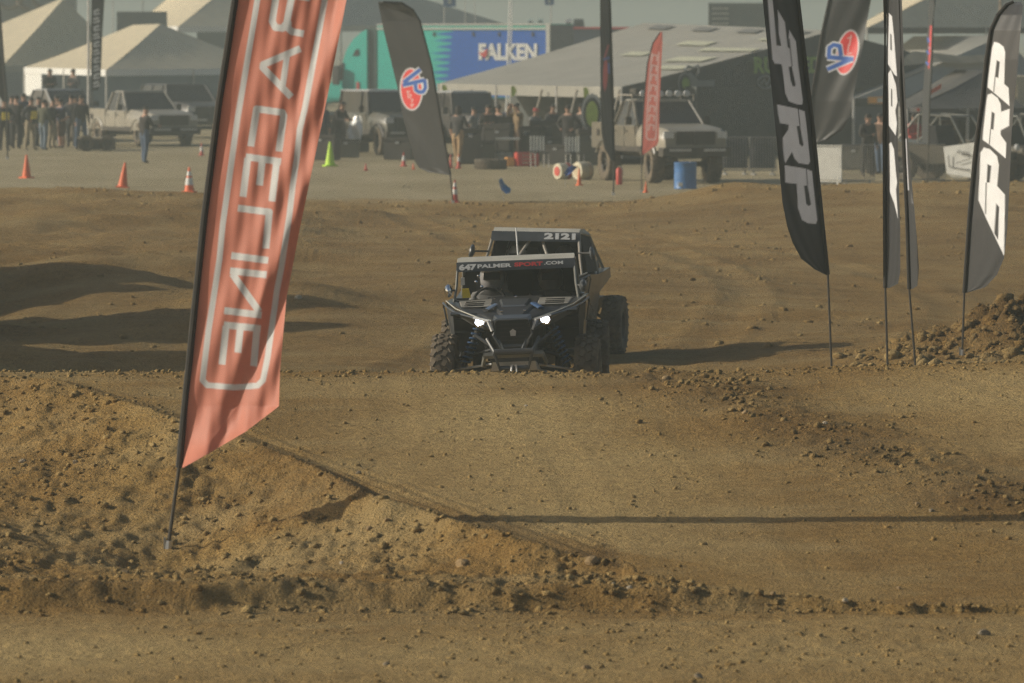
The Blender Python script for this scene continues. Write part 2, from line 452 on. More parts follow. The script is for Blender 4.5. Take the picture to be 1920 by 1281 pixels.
def dirt_material(name='dirt', clod=False):
    m, nt, p = new_mat(name)
    N, L = nt.nodes, nt.links
    geo = N.new('ShaderNodeNewGeometry')
    sep = N.new('ShaderNodeSeparateXYZ'); L.new(geo.outputs['Position'], sep.inputs[0])
    def noise(scale, detail, rough=.6, stretch=(1, 1, 1)):
        mp = N.new('ShaderNodeMapping'); mp.inputs['Scale'].default_value = stretch
        L.new(geo.outputs['Position'], mp.inputs['Vector'])
        n = N.new('ShaderNodeTexNoise'); n.inputs['Scale'].default_value = scale; n.inputs['Detail'].default_value = detail
        n.inputs['Roughness'].default_value = rough
        L.new(mp.outputs[0], n.inputs['Vector'])
        return n.outputs['Fac']
    def ramp(src, stops):
        r = N.new('ShaderNodeValToRGB')
        e = r.color_ramp.elements
        while len(e) < len(stops): e.new(0.5)
        for k, (pos, c) in enumerate(stops):
            e[k].position = pos; e[k].color = (*c, 1)
        L.new(src, r.inputs['Fac']); return r.outputs['Color']
    def mix(f, a, b, mode='MIX'):
        mx = N.new('ShaderNodeMix'); mx.data_type = 'RGBA'; mx.blend_type = mode
        if isinstance(f, float): mx.inputs['Factor'].default_value = f
        else: L.new(f, mx.inputs['Factor'])
        for s, k in ((a, 'A'), (b, 'B')):
            if isinstance(s, tuple): mx.inputs[k].default_value = (*s, 1)
            else: L.new(s, mx.inputs[k])
        return mx.outputs['Result']
    def rng(src, a, b, c, d):
        r = N.new('ShaderNodeMapRange')
        for k, v in enumerate((a, b, c, d)): r.inputs[k + 1].default_value = v
        L.new(src, r.inputs[0]); return r.outputs[0]
    big = ramp(noise(.55, 6, .65, (1, .45, 1)), [(.32, (.256, .150, .045)), (.5, (.328, .199, .063)), (.68, (.400, .262, .092))])
    fine = ramp(noise(14, 8, .75, (1, .6, 1)), [(.3, (.52, .50, .47)), (.5, (.95, .95, .95)), (.72, (1.30, 1.30, 1.30))])
    col = mix(1.0, big, fine, 'MULTIPLY')
    # compacted pale dust in wheel tracks
    dustf = rng(noise(.8, 7, .68, (.55, .8, 1)), .44, .66, 0, .75)
    col = mix(dustf, col, (.43, .313, .142))
    am = N.new('ShaderNodeAttribute'); am.attribute_name = 'dark_soil_shade'
    ad_ = N.new('ShaderNodeAttribute'); ad_.attribute_name = 'dusty'
    col = mix(ad_.outputs['Fac'], col, mix(1.0, (.54, .388, .168), fine, 'MULTIPLY'))
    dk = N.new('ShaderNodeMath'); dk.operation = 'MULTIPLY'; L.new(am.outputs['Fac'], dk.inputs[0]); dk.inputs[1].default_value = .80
    col = mix(dk.outputs[0], col, mix(1.0, (.135, .078, .027), fine, 'MULTIPLY'))  # one dark tone for both the dark soil and the painted shade
    # pale pebbles
    vor = N.new('ShaderNodeTexVoronoi'); vor.inputs['Scale'].default_value = 22
    L.new(geo.outputs['Position'], vor.inputs['Vector'])
    sp = N.new('ShaderNodeSeparateColor'); L.new(vor.outputs['Color'], sp.inputs[0])
    peb = N.new('ShaderNodeMath'); peb.operation = 'MULTIPLY'
    L.new(rng(vor.outputs['Distance'], .12, .2, 1, 0), peb.inputs[0]); L.new(rng(sp.outputs[0], .90, .93, 0, .7), peb.inputs[1])
    col = mix(peb.outputs[0], col, (.44, .36, .23))
    # the pits beyond the field are dry grey sand
    wob = rng(noise(.25, 4), 0, 1, -5, 5)
    ad = N.new('ShaderNodeMath'); ad.operation = 'ADD'; L.new(sep.outputs['Y'], ad.inputs[0]); L.new(wob, ad.inputs[1])
    sandf = rng(ad.outputs[0], 151.0, 154.5, 0, 1)
    sand = ramp(noise(.35, 6, .6, (1, .3, 1)), [(.35, (.36, .29, .165)), (.65, (.46, .385, .24))])
    col = mix(sandf, col, sand)
    L.new(col, p.inputs['Base Color'])
    p.inputs['Roughness'].default_value = 0.95
    p.inputs['Specular IOR Level'].default_value = 0.12
    b = N.new('ShaderNodeBump'); b.inputs['Strength'].default_value = 0.9; b.inputs['Distance'].default_value = 0.09
    hs = N.new('ShaderNodeMath'); hs.operation = 'ADD'
    L.new(noise(9, 8, .7), hs.inputs[0]); L.new(noise(38, 4, .6), hs.inputs[1])
    L.new(hs.outputs[0], b.inputs['Height']); L.new(b.outputs[0], p.inputs['Normal'])
    return m
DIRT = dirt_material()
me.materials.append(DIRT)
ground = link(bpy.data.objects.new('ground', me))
ground['kind'] = 'structure'; ground['label'] = 'brown dirt race track with ramp, banks and sandy pit area'

# ------------------------------------------------------------------ clods and stones
_ico = bmesh.new(); bmesh.ops.create_icosphere(_ico, subdivisions=1, radius=1.0)
ICO_V = np.array([v.co[:] for v in _ico.verts]); _ico.faces.ensure_lookup_table()
ICO_F = np.array([[v.index for v in f.verts] for f in _ico.faces]); _ico.free()
def scatter(n, box, dens, smin, smax, power=2.2):
    """n random points in (x0, x1, y0, y1) kept with probability dens(x, y)"""
    x = RNG.uniform(box[0], box[1], n); y = RNG.uniform(box[2], box[3], n)
    k = RNG.random(n) < dens(x, y)
    x, y = x[k], y[k]
    s = smin + (smax - smin) * RNG.random(len(x)) ** power
    return np.stack([x, y, s], -1)
def d_bank(x, y):
    yr = np.interp(x, RIDGE[:, 0], RIDGE[:, 1])
    return np.where((y > 45.0) & (y < yr + .5) & (x < 4), .45 + .55 * np.exp(-((y - 45.8) / .7) ** 2) + .4 * np.exp(-((y - yr) / .8) ** 2), 0) * (0.35 + .65 * (vnoise(x * 1.2, y * .8) > -.1))
def d_wind(x, y):
    xw = 1.45 + (60.6 - y) * 0.255
    return np.exp(-((x - xw) / 0.62) ** 2) * (y < 61.2) * (.3 + .7 * (vnoise(x * 1.5, y) > -.1))
pts = [scatter(34000, (-5.2, 4.2, 44.8, 60), d_bank, .007, .042, 4.6),
       scatter(9000, (-.5, 5.3, 49, 61.3), d_wind, .006, .042, 3.8),
       scatter(5200, (-4.3, 4.3, 36, 45.2), lambda x, y: .4 + .6 * (vnoise(x * .5, y * .9) > .1), .004, .028, 4.5),
       scatter(2200, (-4.5, 5.3, 46, 61.5), lambda x, y: (y > np.interp(x, RIDGE[:, 0], RIDGE[:, 1])) * 1.0, .005, .028, 4),
       scatter(900, (-5, 5.5, 60.4, 61.4), lambda x, y: x * 0 + 1, .008, .035, 3),
       scatter(6000, (4.0, 9.6, 73.0, 82), lambda x, y: np.exp(-(np.maximum(6.1 - x, 0) / 1.35) ** 2 - ((y - 77.0) / 2.6) ** 2), .014, .11, 2.6),
       scatter(2600, (-9, 9, 66, 146), lambda x, y: .25 + .75 * (vnoise(x * .3, y * .2) > .15), .012, .07, 3.5),
       scatter(700, (-13, 13, 144, 152), lambda x, y: x * 0 + 1, .015, .08, 4)]
PT = np.concatenate(pts)
n = len(PT)
dirv = ICO_V[None] * RNG.uniform(.45, 1.3, (n, len(ICO_V), 1)) * np.stack([RNG.uniform(.8, 1.35, n), RNG.uniform(.8, 1.35, n), RNG.uniform(.5, .95, n)], -1)[:, None, :]
ang = RNG.uniform(0, 6.28, n); ca, sa = np.cos(ang)[:, None], np.sin(ang)[:, None]
V = np.stack([dirv[..., 0] * ca - dirv[..., 1] * sa, dirv[..., 0] * sa + dirv[..., 1] * ca, dirv[..., 2]], -1) * PT[:, 2][:, None, None]
base = np.stack([PT[:, 0], PT[:, 1], gz(PT[:, 0], PT[:, 1]) + PT[:, 2] * .18], -1)
V = V + base[:, None, :]
Fc = ICO_F[None] + (np.arange(n) * len(ICO_V))[:, None, None]
me = bpy.data.meshes.new('loose_clods')
me.vertices.add(n * len(ICO_V)); me.vertices.foreach_set('co', V.ravel())
nf = n * len(ICO_F)
me.loops.add(nf * 3); me.loops.foreach_set('vertex_index', Fc.ravel())
me.polygons.add(nf); me.polygons.foreach_set('loop_start', np.arange(nf) * 3); me.polygons.foreach_set('loop_total', np.full(nf, 3))
me.update(calc_edges=True)
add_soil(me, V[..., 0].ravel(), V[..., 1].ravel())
_dv = np.empty(n * len(ICO_V), np.float32); me.attributes['dusty'].data.foreach_get('value', _dv)
me.attributes['dusty'].data.foreach_set('value', np.maximum(_dv, np.repeat(RNG.random(n) ** 1.5 * .8, len(ICO_V)).astype(np.float32)))
_mv = np.empty(n * len(ICO_V), np.float32); me.attributes['dark_soil_shade'].data.foreach_get('value', _mv)
me.attributes['dark_soil_shade'].data.foreach_set('value', _mv * np.repeat(.5 + .5 * RNG.random(n), len(ICO_V)).astype(np.float32))
me.materials.append(DIRT)
clods = link(bpy.data.objects.new('loose_clods', me))
clods['kind'] = 'stuff'; clods['label'] = 'small dirt clods and gravel scattered over the track'; clods['category'] = 'gravel'

def rock_mesh(seed, sub=2):
    bm = bmesh.new(); bmesh.ops.create_icosphere(bm, subdivisions=sub, radius=1.0)
    rr = np.random.default_rng(seed)
    cuts = [(Vector(rr.normal(size=3)).normalized(), rr.uniform(.55, .9)) for _ in range(7)]
    for v in bm.verts:
        for nrm, dd in cuts:
            e = v.co.dot(nrm) - dd
            if e > 0: v.co -= nrm * e
        v.co *= 1 + .05 * rr.normal()
        v.co.z *= .78
    me = bpy.data.meshes.new('rock'); bm.to_mesh(me); bm.free()
    return me
ROCK_GREY = mat('rock_grey', (.20, .165, .11), rough=.9, var=.3, scale=3, dust=.5, bump=.6)
ROCK_TAN = mat('rock_tan', (.29, .19, .08), rough=.95, var=.25, scale=4, dust=.6, bump=.6)
ROCK_PALE = mat('rock_pale', (.48, .41, .30), rough=.9, var=.2, scale=4, dust=.2, bump=.4)
ROCKS = {}
for k in range(4):
    for nm, mm in (('g', ROCK_GREY), ('t', ROCK_TAN), ('p', ROCK_PALE)):
        mm_ = rock_mesh(40 + k); mm_.materials.append(mm); ROCKS[nm + str(k)] = mm_
rock_spots = [  # pixel x, y, width in pixels, kind, label
    (42, 868, 26, 'g0', 'grey flat stone on the bank face, low left of the red banner'),
    (142, 872, 20, 'g1', 'dark round stone high on the bank beside the red banner'),
    (235, 1075, 30, 't2', 'tan rounded boulder at the foot of the bank beside the banner spike'),
    (693, 997, 24, 't0', 'tan round stone lying on the bank under the pole shadow'),
    (726, 985, 20, 't1', 'tan stone just behind the round stone under the pole shadow'),
    (672, 893, 18, 'g2', 'dark stone perched on the ridge line of the bank'),
    (1110, 1060, 46, 't3', 'broad tan boulder buried at the low end of the ridge'),
    (868, 1062, 52, 't1', 'flat wide tan slab lying at the foot of the bank'),
    (986, 762, 10, 'p0', 'small white stone alone on the smooth ramp'),
    (1398, 775, 26, 't2', 'brown clod on the loose windrow across the ramp'),
    (1547, 796, 14, 'p1', 'white pebble on the loose windrow across the ramp'),
    (1250, 712, 30, 't0', 'brown clod sitting on the crest of the ramp'),
    (1720, 948, 20, 't1', 'orange brown clod touching the long pole shadow'),
    (1747, 962, 22, 'g1', 'dark clod lying in the long pole shadow'),
    (1585, 1128, 20, 'p2', 'white stone at the lower edge of the ramp'),
    (1450, 1128, 22, 't3', 'pale brown stone at the lower edge of the ramp'),
    (1150, 1108, 16, 'p3', 'pale stone in the crumbled foot of the bank beyond the ridge end'),
    (1180, 1105, 22, 'p0', 'larger pale stone in the crumbled foot of the bank beyond the ridge end'),
    (640, 1058, 16, 'p1', 'pale stone low on the bank right of the banner spike'),
    (725, 1250, 26, 'g3', 'half buried stone in the gravel track in front'),
    (1310, 1272, 34, 'g0', 'flat grey stone in the gravel track in front'),
    (1100, 1255, 30, 't2', 'tan stone in the gravel track in front'),
    (560, 562, 26, 'p3', 'pale stone beside the low hump in the shaded field'),
    (1685, 1105, 18, 't1', 'brown stone beside the ramp edge ruts'),
    (1845, 1190, 40, 'g2', 'long flat stone in the gravel track in front'),
]
for px, py, w, kind, lab in rock_spots:
    h = hit(px, py)
    s = w / ppm(h.y) / 2 * (.62 if w > 15 else .8)
    o = bpy.data.objects.new('rock', ROCKS[kind]); link(o)
    o.location = (h.x, h.y, h.z + s * .12); o.scale = (s, s, s); o.rotation_euler = (0, 0, px * .7)
    tag(o, lab, 'rock')

# ------------------------------------------------------------------ dusty air
hz = B(); hz.box((0, 2170, 6.6), (6400, 4800, 16.4))
m = bpy.data.materials.new('haze'); m.use_nodes = True
nt = m.node_tree; nt.nodes.remove(nt.nodes['Principled BSDF'])
pv = nt.nodes.new('ShaderNodeVolumePrincipled')
pv.inputs['Color'].default_value = (.52, .60, .585, 1)
pv.inputs['Density'].default_value = 0.0014
pv.inputs['Anisotropy'].default_value = 0.2
nt.links.new(pv.outputs[0], nt.nodes['Material Output'].inputs['Volume'])
haze = hz.build('haze', m)
haze['kind'] = 'stuff'; haze['label'] = 'thin grey dust haze hanging in the air'; haze['category'] = 'haze'

# ------------------------------------------------------------------ printed cloth
def _seg_dist(P, a, b):
    a = np.array(a, float); b = np.array(b, float)
    ab = b - a; t = np.clip(((P - a) @ ab) / max(ab @ ab, 1e-9), 0, 1)
    return np.linalg.norm(P - (a + t[:, None] * ab), axis=1)
def cover(P, op, soft=1.6):
    k = op[0]
    if k == 'stroke':
        pts, w = op[1], op[2]
        res = np.zeros(len(P)); n = len(pts) - 1
        for i in range(n):
            a = np.array(pts[i], float); b = np.array(pts[i + 1], float)
            L = np.linalg.norm(b - a); u = (b - a) / max(L, 1e-9)
            al = (P - a) @ u; d = _seg_dist(P, a, b)
            c = np.clip((w / 2 - d) / soft + .5, 0, 1)
            if i == 0: c = c * np.clip(al / soft + .5, 0, 1)
            if i == n - 1: c = c * np.clip((L - al) / soft + .5, 0, 1)
            res = np.maximum(res, c)
        return res
    if k == 'poly':
        pts = op[1]; n = len(pts)
        d = np.min([_seg_dist(P, pts[i], pts[(i + 1) % n]) for i in range(n)], axis=0)
        ins = np.zeros(len(P), bool)
        for i in range(n):
            (x0, y0), (x1, y1) = pts[i], pts[(i + 1) % n]
            if y0 == y1: continue
            c = ((P[:, 1] < y0) != (P[:, 1] < y1)) & (P[:, 0] < (x1 - x0) * (P[:, 1] - y0) / (y1 - y0) + x0)
            ins ^= c
        return np.clip(np.where(ins, d, -d) / soft + .5, 0, 1)
    if k == 'ell':
        (cx, cy), rx, ry, rot = op[1:5]
        q = P - np.array((cx, cy)); c, s = math.cos(rot), math.sin(rot)
        u = (q[:, 0] * c + q[:, 1] * s) / rx; v = (-q[:, 0] * s + q[:, 1] * c) / ry
        return np.clip((1 - np.sqrt(u * u + v * v)) * min(rx, ry) / soft + .5, 0, 1)
def paint(P, ground_col, ops, soft=1.6):
    C = np.tile(np.array(ground_col, float), (len(P), 1))
    for op in ops:
        a = cover(P, op, soft)[:, None]
        C = C * (1 - a) + np.array(op[-1], float) * a
    return C
def tr(pts, o, s):
    """crop coordinates to photograph pixels"""
    return [(o[0] + x / s, o[1] + y / s) for x, y in pts]
def grid_mesh(name, P3, C, nu, nv, material, parent):
    me = bpy.data.meshes.new(name)
    me.vertices.add(nu * nv); me.vertices.foreach_set('co', P3.ravel())
    i0 = (np.arange(nv - 1)[:, None] * nu + np.arange(nu - 1)[None, :]).ravel()
    q = np.stack([i0, i0 + 1, i0 + nu + 1, i0 + nu], -1)
    nf = len(i0)
    me.loops.add(nf * 4); me.loops.foreach_set('vertex_index', q.ravel())
    me.polygons.add(nf); me.polygons.foreach_set('loop_start', np.arange(nf) * 4); me.polygons.foreach_set('loop_total', np.full(nf, 4))
    me.update(calc_edges=True)
    me.polygons.foreach_set('use_smooth', np.ones(nf, bool))
    ca = me.color_attributes.new('print', 'FLOAT_COLOR', 'POINT')
    ca.data.foreach_set('color', np.concatenate([C, np.ones((len(C), 1))], 1).ravel())
    me.materials.append(material)
    return link(bpy.data.objects.new(name, me), parent)

CLOTH = print_mat('flag_cloth', rough=.55, trans=.35, sheen=.15)
CLOTH_DARK = print_mat('flag_cloth_black', rough=.45, trans=.10, sheen=.3)
POLE_MAT = mat('pole_black', (.025, .025, .025), rough=.45, var=.2, dust=.25)
SLEEVE = mat('flag_sleeve', (.012, .012, .012), rough=.7, var=.2, dust=.1)
STEEL = mat('galvanised_steel', (.55, .56, .58), rough=.35, metal=.9, var=.15)

def feather_flag(name, d, pole, outer, base, ops, bg, label, true_w=None, sign=1, wave=None, step=2.0, soft=1.6, sleeve=.024, cloth=None, spike=True, pole_r=.013, group=None):
    """pole / outer: (row, x) pixel outlines of the two cloth edges at distance d; base: pixel of the pole foot"""
    pole = sorted(pole); outer = sorted(outer)
    pr = np.array(pole, float); orr = np.array(outer, float)
    r0, r1 = max(pr[0, 0], orr[0, 0]), min(pr[-1, 0], orr[-1, 0])
    foot = at(base[0], base[1], d); foot.z = ground_z(foot.x, foot.y) - .03
    root = empty(name, foot); tag(root, label, 'flag', group)
    nv = int((r1 - r0) / step) + 2
    wmax = np.max(np.abs(np.interp(np.linspace(r0, r1, 50), orr[:, 0], orr[:, 1]) - np.interp(np.linspace(r0, r1, 50), pr[:, 0], pr[:, 1])))
    nu = int(wmax / step) + 4
    rows = np.linspace(r0, r1, nv)
    s = np.linspace(0, 1, nu)
    xp = np.interp(rows, pr[:, 0], pr[:, 1]); xo = np.interp(rows, orr[:, 0], orr[:, 1])
    S, RW = np.meshgrid(s, rows)
    PX = xp[:, None] * (1 - S) + xo[:, None] * S
    vis = np.abs(xo - xp)[:, None] / ppm(d)
    off = 0
    if true_w:
        off = sign * np.sqrt(np.maximum(true_w ** 2 - wmax ** 2 / ppm(d) ** 2, 0)) * S * (vis / (wmax / ppm(d)))
    if wave is not None:
        off = off + wave(S, (RW - r0) / (r1 - r0), PX, RW)
    flat = np.stack([PX.ravel(), RW.ravel()], -1)
    D = (d + off).ravel() if np.ndim(off) else np.full(flat.shape[0], d)
    cx = (flat[:, 0] - PW / 2) / F_PX; cy = (PH / 2 - flat[:, 1]) / F_PX
    y = _ct + cy * _st; z = -_st + cy * _ct; t = D / y
    P3 = np.stack([cx * t, D, CAM_H + z * t], -1) - np.array(foot)
    C = paint(flat, bg, ops, soft)
    grid_mesh('cloth', P3, C, nu, nv, cloth or CLOTH_DARK, root)
    # pole: from the foot up along the cloth edge
    ppts = [at(base[0], base[1], d)]
    ppts[0].z = foot.z
    edge = [at(x, r, d) for r, x in reversed(pole)]
    side = 1 if (np.mean(xo) < np.mean(xp)) else -1
    b = B(); b.tube([ppts[0] - foot, edge[0] - foot + Vector((side * sleeve * .8, 0, 0))], pole_r, 8)
    b.build('pole', POLE_MAT, root, smooth=True)
    b = B(); b.tube([Vector(p) - foot + Vector((side * sleeve * .8, 0, 0)) for p in edge], sleeve, 8)
    b.build('sleeve', SLEEVE, root, smooth=True)
    if spike:
        up = (edge[0] - ppts[0]).normalized()
        b = B(); b.tube([(0, 0, -.05), up * .09], pole_r * 1.9, 8); b.box(up * .05 + Vector((-.03, 0, 0)), (.018, .02, .13))
        b.build('ground_spike', STEEL, root)
    return root

WHITE = (.72, .73, .72)
# ---- big red banner, seen from its back so the word is mirrored
k, A1, A2, A3, A4 = 5.822, (420, 0), (380, 200), (360, 400), (330, 560)
RED = (.70, .25, .17)
race = []
def st(pts, o, w=76): race.append(('stroke', tr(pts, o, k), w / k, WHITE))
race.append(('stroke', tr([(470, -640), (365, 0), (150, 1281)], A1, k) + tr([(395, 0), (220, 1281)], A2, k)[1:] + tr([(300, 500), (180, 1281)], A3, k) + tr([(300, 800), (290, 890), (340, 945), (640, 970), (890, 950), (950, 890), (1000, 640)], A4, k)
             + tr([(905, 1000), (925, 850), (975, 600)], A3, k) + tr([(945, 1200), (985, 850), (1030, 550), (1060, 250)], A2, k) + tr([(880, 1200), (1010, 500), (1100, 0), (1190, -640)], A1, k), 11.0, WHITE))
st([(560, -90), (940, -20)], A1)
st([(575, -90), (528, 235), (560, 300), (640, 310), (685, 250), (745, -60)], A1)
st([(700, 230), (700, 310), (740, 345), (870, 370)], A1)
st([(835, 530), (430, 705), (425, 740), (735, 1060)], A1); st([(690, 590), (640, 940)], A1, 66)
st([(525, 435), (590, 25), (870, 65), (885, 100), (832, 490)], A2)
st([(470, 548), (855, 602)], A2); st([(492, 560), (440, 985)], A2); st([(650, 600), (620, 860)], A2); st([(808, 600), (757, 1035)], A2)
race.append(('stroke', tr([(385, 1108), (728, 1152)], A2, k) + tr([(840, 20), (806, 385)], A3, k), 76 / k, WHITE))
st([(428, 462), (832, 515)], A3)
st([(415, 628), (815, 672)], A3); st([(440, 660), (735, 1075)], A3); st([(352, 1062), (760, 1112)], A3)
st([(522, 287), (925, 328)], A4); st([(547, 300), (502, 720)], A4); st([(700, 330), (676, 590)], A4); st([(882, 345), (847, 738)], A4)
def wave_big(S, T, PX, RW):
    diag = (PX * .9 + RW * .36)
    e = np.clip((S - .55) / .45, 0, 1)
    low = np.clip((T - .55) / .45, 0, 1)
    return .018 * np.sin(PX / 9.0 + RW * .045) * (.2 + .5 * S) + (.05 * e + .035 * low * S) * np.sin(diag / 21.0 + .8) + .02 * (e + low * .7) * np.sin(diag / 9.5) - .34 * S + .0035 * np.sin(PX / 3.7 + RW * .03 + 2 * np.sin(RW / 90.)) * (.3 + S) + .004 * np.sin(PX / 6.1 - RW * .012) * S
feather_flag('feather_flag', 50.6,
    [(-470, 575), (-455, 530), (-400, 500), (-300, 478), (-150, 463), (0, 446), (200, 415), (410, 388), (600, 368), (780, 350), (877, 341)],
    [(-470, 590), (-455, 660), (-400, 692), (-300, 692), (-150, 674), (0, 650), (220, 606), (420, 564), (560, 537), (697, 525), (762, 523), (810, 460), (850, 392), (877, 344)],
    (314, 1040), race, RED, 'large red banner with mirrored white lettering on a leaning black pole stuck in the bank', wave=wave_big, sleeve=.028, cloth=CLOTH, pole_r=.015)

# ---- black banners with white block letters
LW, LW_SHADE = (.80, .81, .82), (.62, .62, .65)  # second tone: white letters greyed with painted shade
BLK = (.012, .012, .013)
c5, c7 = ((1420, 0), 4.573), ((1420, 240), 4.0)
prpA = [('poly', tr([(70, -230), (110, -180), (135, 40), (165, 390), (205, 395), (185, 290), (175, 85), (235, 190), (260, 405), (280, 420), (268, 330), (275, 260), (330, 355), (350, 560), (390, 860), (385, 900), (340, 895), (270, 870), (240, 800), (212, 570), (205, 550), (150, 545), (130, 510)], *c5), LW_SHADE),
        ('poly', tr([(268, 575), (295, 570), (327, 722), (325, 742), (302, 738), (286, 690)], *c5), BLK),
        ('stroke', tr([(272, 330), (298, 572)], *c5), 1.8, BLK),
        ('poly', [(1457, 196), (1495, 204), (1508.5, 209), (1514, 251), (1518.8, 303), (1516, 308.8), (1497.5, 306), (1490, 297.5), (1485, 285), (1472.5, 306), (1471, 301), (1468.8, 282.5), (1467.5, 258.8), (1478, 243), (1479, 234), (1462.6, 231), (1459, 215)], LW_SHADE),
        ('poly', [(1494, 237), (1500, 236), (1506.5, 272), (1504, 275), (1499, 270)], BLK),
        ('stroke', [(1496.5, 204), (1500, 236)], 1.8, BLK),
        ('poly', tr([(205, 280), (360, 305), (410, 325), (435, 560), (450, 690), (440, 720), (380, 715), (335, 690), (305, 600), (295, 420), (210, 410)], *c7), LW_SHADE),
        ('poly', tr([(350, 435), (377, 430), (403, 575), (385, 587), (366, 570)], *c7), BLK),
        ('stroke', tr([(366, 308), (376, 430)], *c7), 1.8, BLK)]
def wave_soft(a=.03, f1=2.0, f2=9.0, ph=0.0):
    return lambda S, T, PX, RW: a * S * np.sin(f1 * 6.28 * T + 3 * S + ph) + a * .35 * np.sin(f2 * 6.28 * (T * .6 + S * .35) + ph) * S
feather_flag('feather_flag', 73.0,
    [(-300, 1420), (-280, 1442), (-220, 1458), (-100, 1478), (0, 1493), (240, 1521), (400, 1537), (515, 1549)],
    [(-300, 1416), (-280, 1405), (-220, 1404), (-100, 1416), (0, 1430), (240, 1454), (380, 1467), (425, 1476), (455, 1486), (485, 1502), (505, 1527), (515, 1547)],
    (1560, 682), prpA, BLK, 'black banner with shade-greyed white block letters turned downward, its pole on the right edge', wave=wave_soft(.02), true_w=.72, sign=-1)

cr, c8 = ((1790, 60), 5.338), ((1640, 280), 3.05)
prpD = [('poly', tr([(395, 100), (440, 110), (490, 150), (505, 200), (495, 520), (540, 560), (548, 740), (330, 555), (335, 480), (375, 160)], *cr), LW),
        ('poly', tr([(420, 282), (452, 300), (437, 460), (402, 450)], *cr), BLK), ('stroke', tr([(405, 450), (391, 600)], *cr), 1.8, BLK),
        ('poly', tr([(330, 630), (370, 615), (430, 660), (460, 720), (465, 800), (550, 770), (545, 940), (460, 985), (460, 1030), (515, 1110), (510, 1265), (350, 1130), (280, 1080), (285, 1000), (320, 680)], *cr), LW),
        ('poly', tr([(370, 797), (402, 815), (388, 980), (358, 970)], *cr), BLK), ('stroke', tr([(360, 970), (346, 1130)], *cr), 1.8, BLK),
        ('poly', tr([(605, 20), (625, -10), (660, 0), (700, 40), (710, 90), (700, 210), (745, 260), (740, 610), (640, 400), (593, 290), (600, 150)], *c8), LW),
        ('poly', tr([(645, 85), (667, 95), (658, 190), (640, 190)], *c8), BLK), ('stroke', tr([(638, 190), (634, 370)], *c8), 2.2, BLK),
        ('poly', tr([(695, 310), (712, 330), (706, 520), (684, 480)], *c8), BLK)]
BLK2 = (.018, .018, .019)
feather_flag('feather_flag', 75.2,
    [(4, 1904), (10, 1890), (28, 1874), (56, 1861), (112, 1852), (191, 1844), (247, 1836), (300, 1830), (411, 1820), (549, 1811)],
    [(4, 1914), (10, 1918), (42, 1915), (126, 1908), (191, 1902), (247, 1897), (345, 1893), (427, 1889), (483, 1883), (516, 1869), (539, 1847), (549, 1814)],
    (1804, 668), prpD, BLK2, 'black banner with bright white block letters beside the rubble heap', true_w=.72, sign=-1, wave=wave_soft(.012, 1.5, 7.0, 1.0))

cm = ((1640, 0), 4.27)
prpB = [('poly', tr([(112, 105), (138, 130), (155, 300), (178, 610), (160, 600), (105, 510), (104, 300)], *cm), LW), ('poly', tr([(125, 268), (135, 280), (138, 405), (126, 400)], *cm), BLK),
        ('poly', tr([(108, 590), (130, 558), (170, 680), (182, 815), (165, 885), (178, 990), (168, 1085), (110, 1000)], *cm), LW), ('poly', tr([(131, 708), (141, 720), (142, 855), (131, 850)], *cm), BLK),
        ('poly', tr([(80, -30), (95, -40), (110, 0), (122, 140), (128, 190), (122, 230), (133, 395), (112, 310), (85, 240)], *c8), LW)]
feather_flag('feather_flag', 72.5,
    [(-260, 1690), (-245, 1676), (-150, 1668), (0, 1663), (187, 1662), (300, 1662), (540, 1663)],
    [(-260, 1694), (-245, 1704), (-150, 1694), (0, 1685), (100, 1689), (190, 1684), (240, 1683), (280, 1684), (440, 1688), (510, 1688), (532, 1684), (540, 1668)],
    (1665, 677), prpB, BLK2, 'black banner with white letters turned almost edge-on, its pole straight upright', true_w=.62, sign=-1, wave=wave_soft(.02, 2.5, 8.0, 2.0), step=1.3)
prpC = [('stroke', tr([(178, -60), (183, 60), (193, 235)], *c8), 2.6, LW_SHADE), ('poly', tr([(207, 240), (218, 300), (222, 310), (212, 310)], *c8), (.2, .2, .21))]
feather_flag('feather_flag', 73.5,
    [(-240, 1668), (-225, 1674), (-120, 1680), (0, 1686), (94, 1689), (187, 1694), (280, 1698), (411, 1704), (542, 1708)],
    [(-240, 1672), (-225, 1690), (-120, 1692), (0, 1691), (94, 1694), (187, 1698), (280, 1704), (345, 1710), (444, 1719), (503, 1723), (536, 1720), (542, 1711)],
    (1718, 674), prpC, (.02, .02, .021), 'black banner rolled to a thin dark strip between the upright banner and the rubble heap', true_w=.6, sign=-1, wave=wave_soft(.02, 2.0, 7.0, 3.0), step=1.2)

# ---- dark banners with a red, white and blue oval emblem
RD, BL, WT, PK = (.80, .06, .06), (.035, .13, .48), (.72, .74, .76), (.80, .52, .50)
def emblem(o, s, V1, V2, bowl, ell, word, w1, wp):
    e = [('ell', tr([ell[0]], o, s)[0], ell[1] * 1.13 / s, ell[2] * 1.07 / s, ell[3], WT)]
    for pts, w in ((V1, w1), (V2, w1), (bowl, wp)):
        e.append(('stroke', tr(pts, o, s), (w + w1 * .62) / s, WT))
    e.append(('ell', tr([ell[0]], o, s)[0], ell[1] / s, ell[2] / s, ell[3], RD))
    for pts, w in ((V1, w1), (V2, w1), (bowl, wp)):
        e.append(('stroke', tr(pts, o, s), (w + w1 * .45) / s, WT))
    for pts, w in ((V1, w1), (V2, w1), (bowl, wp)):
        e.append(('stroke', tr(pts, o, s), w / s, BL))
    for wd in word:
        e.append(('stroke', tr(wd, o, s), w1 * .28 / s, PK))
    return e
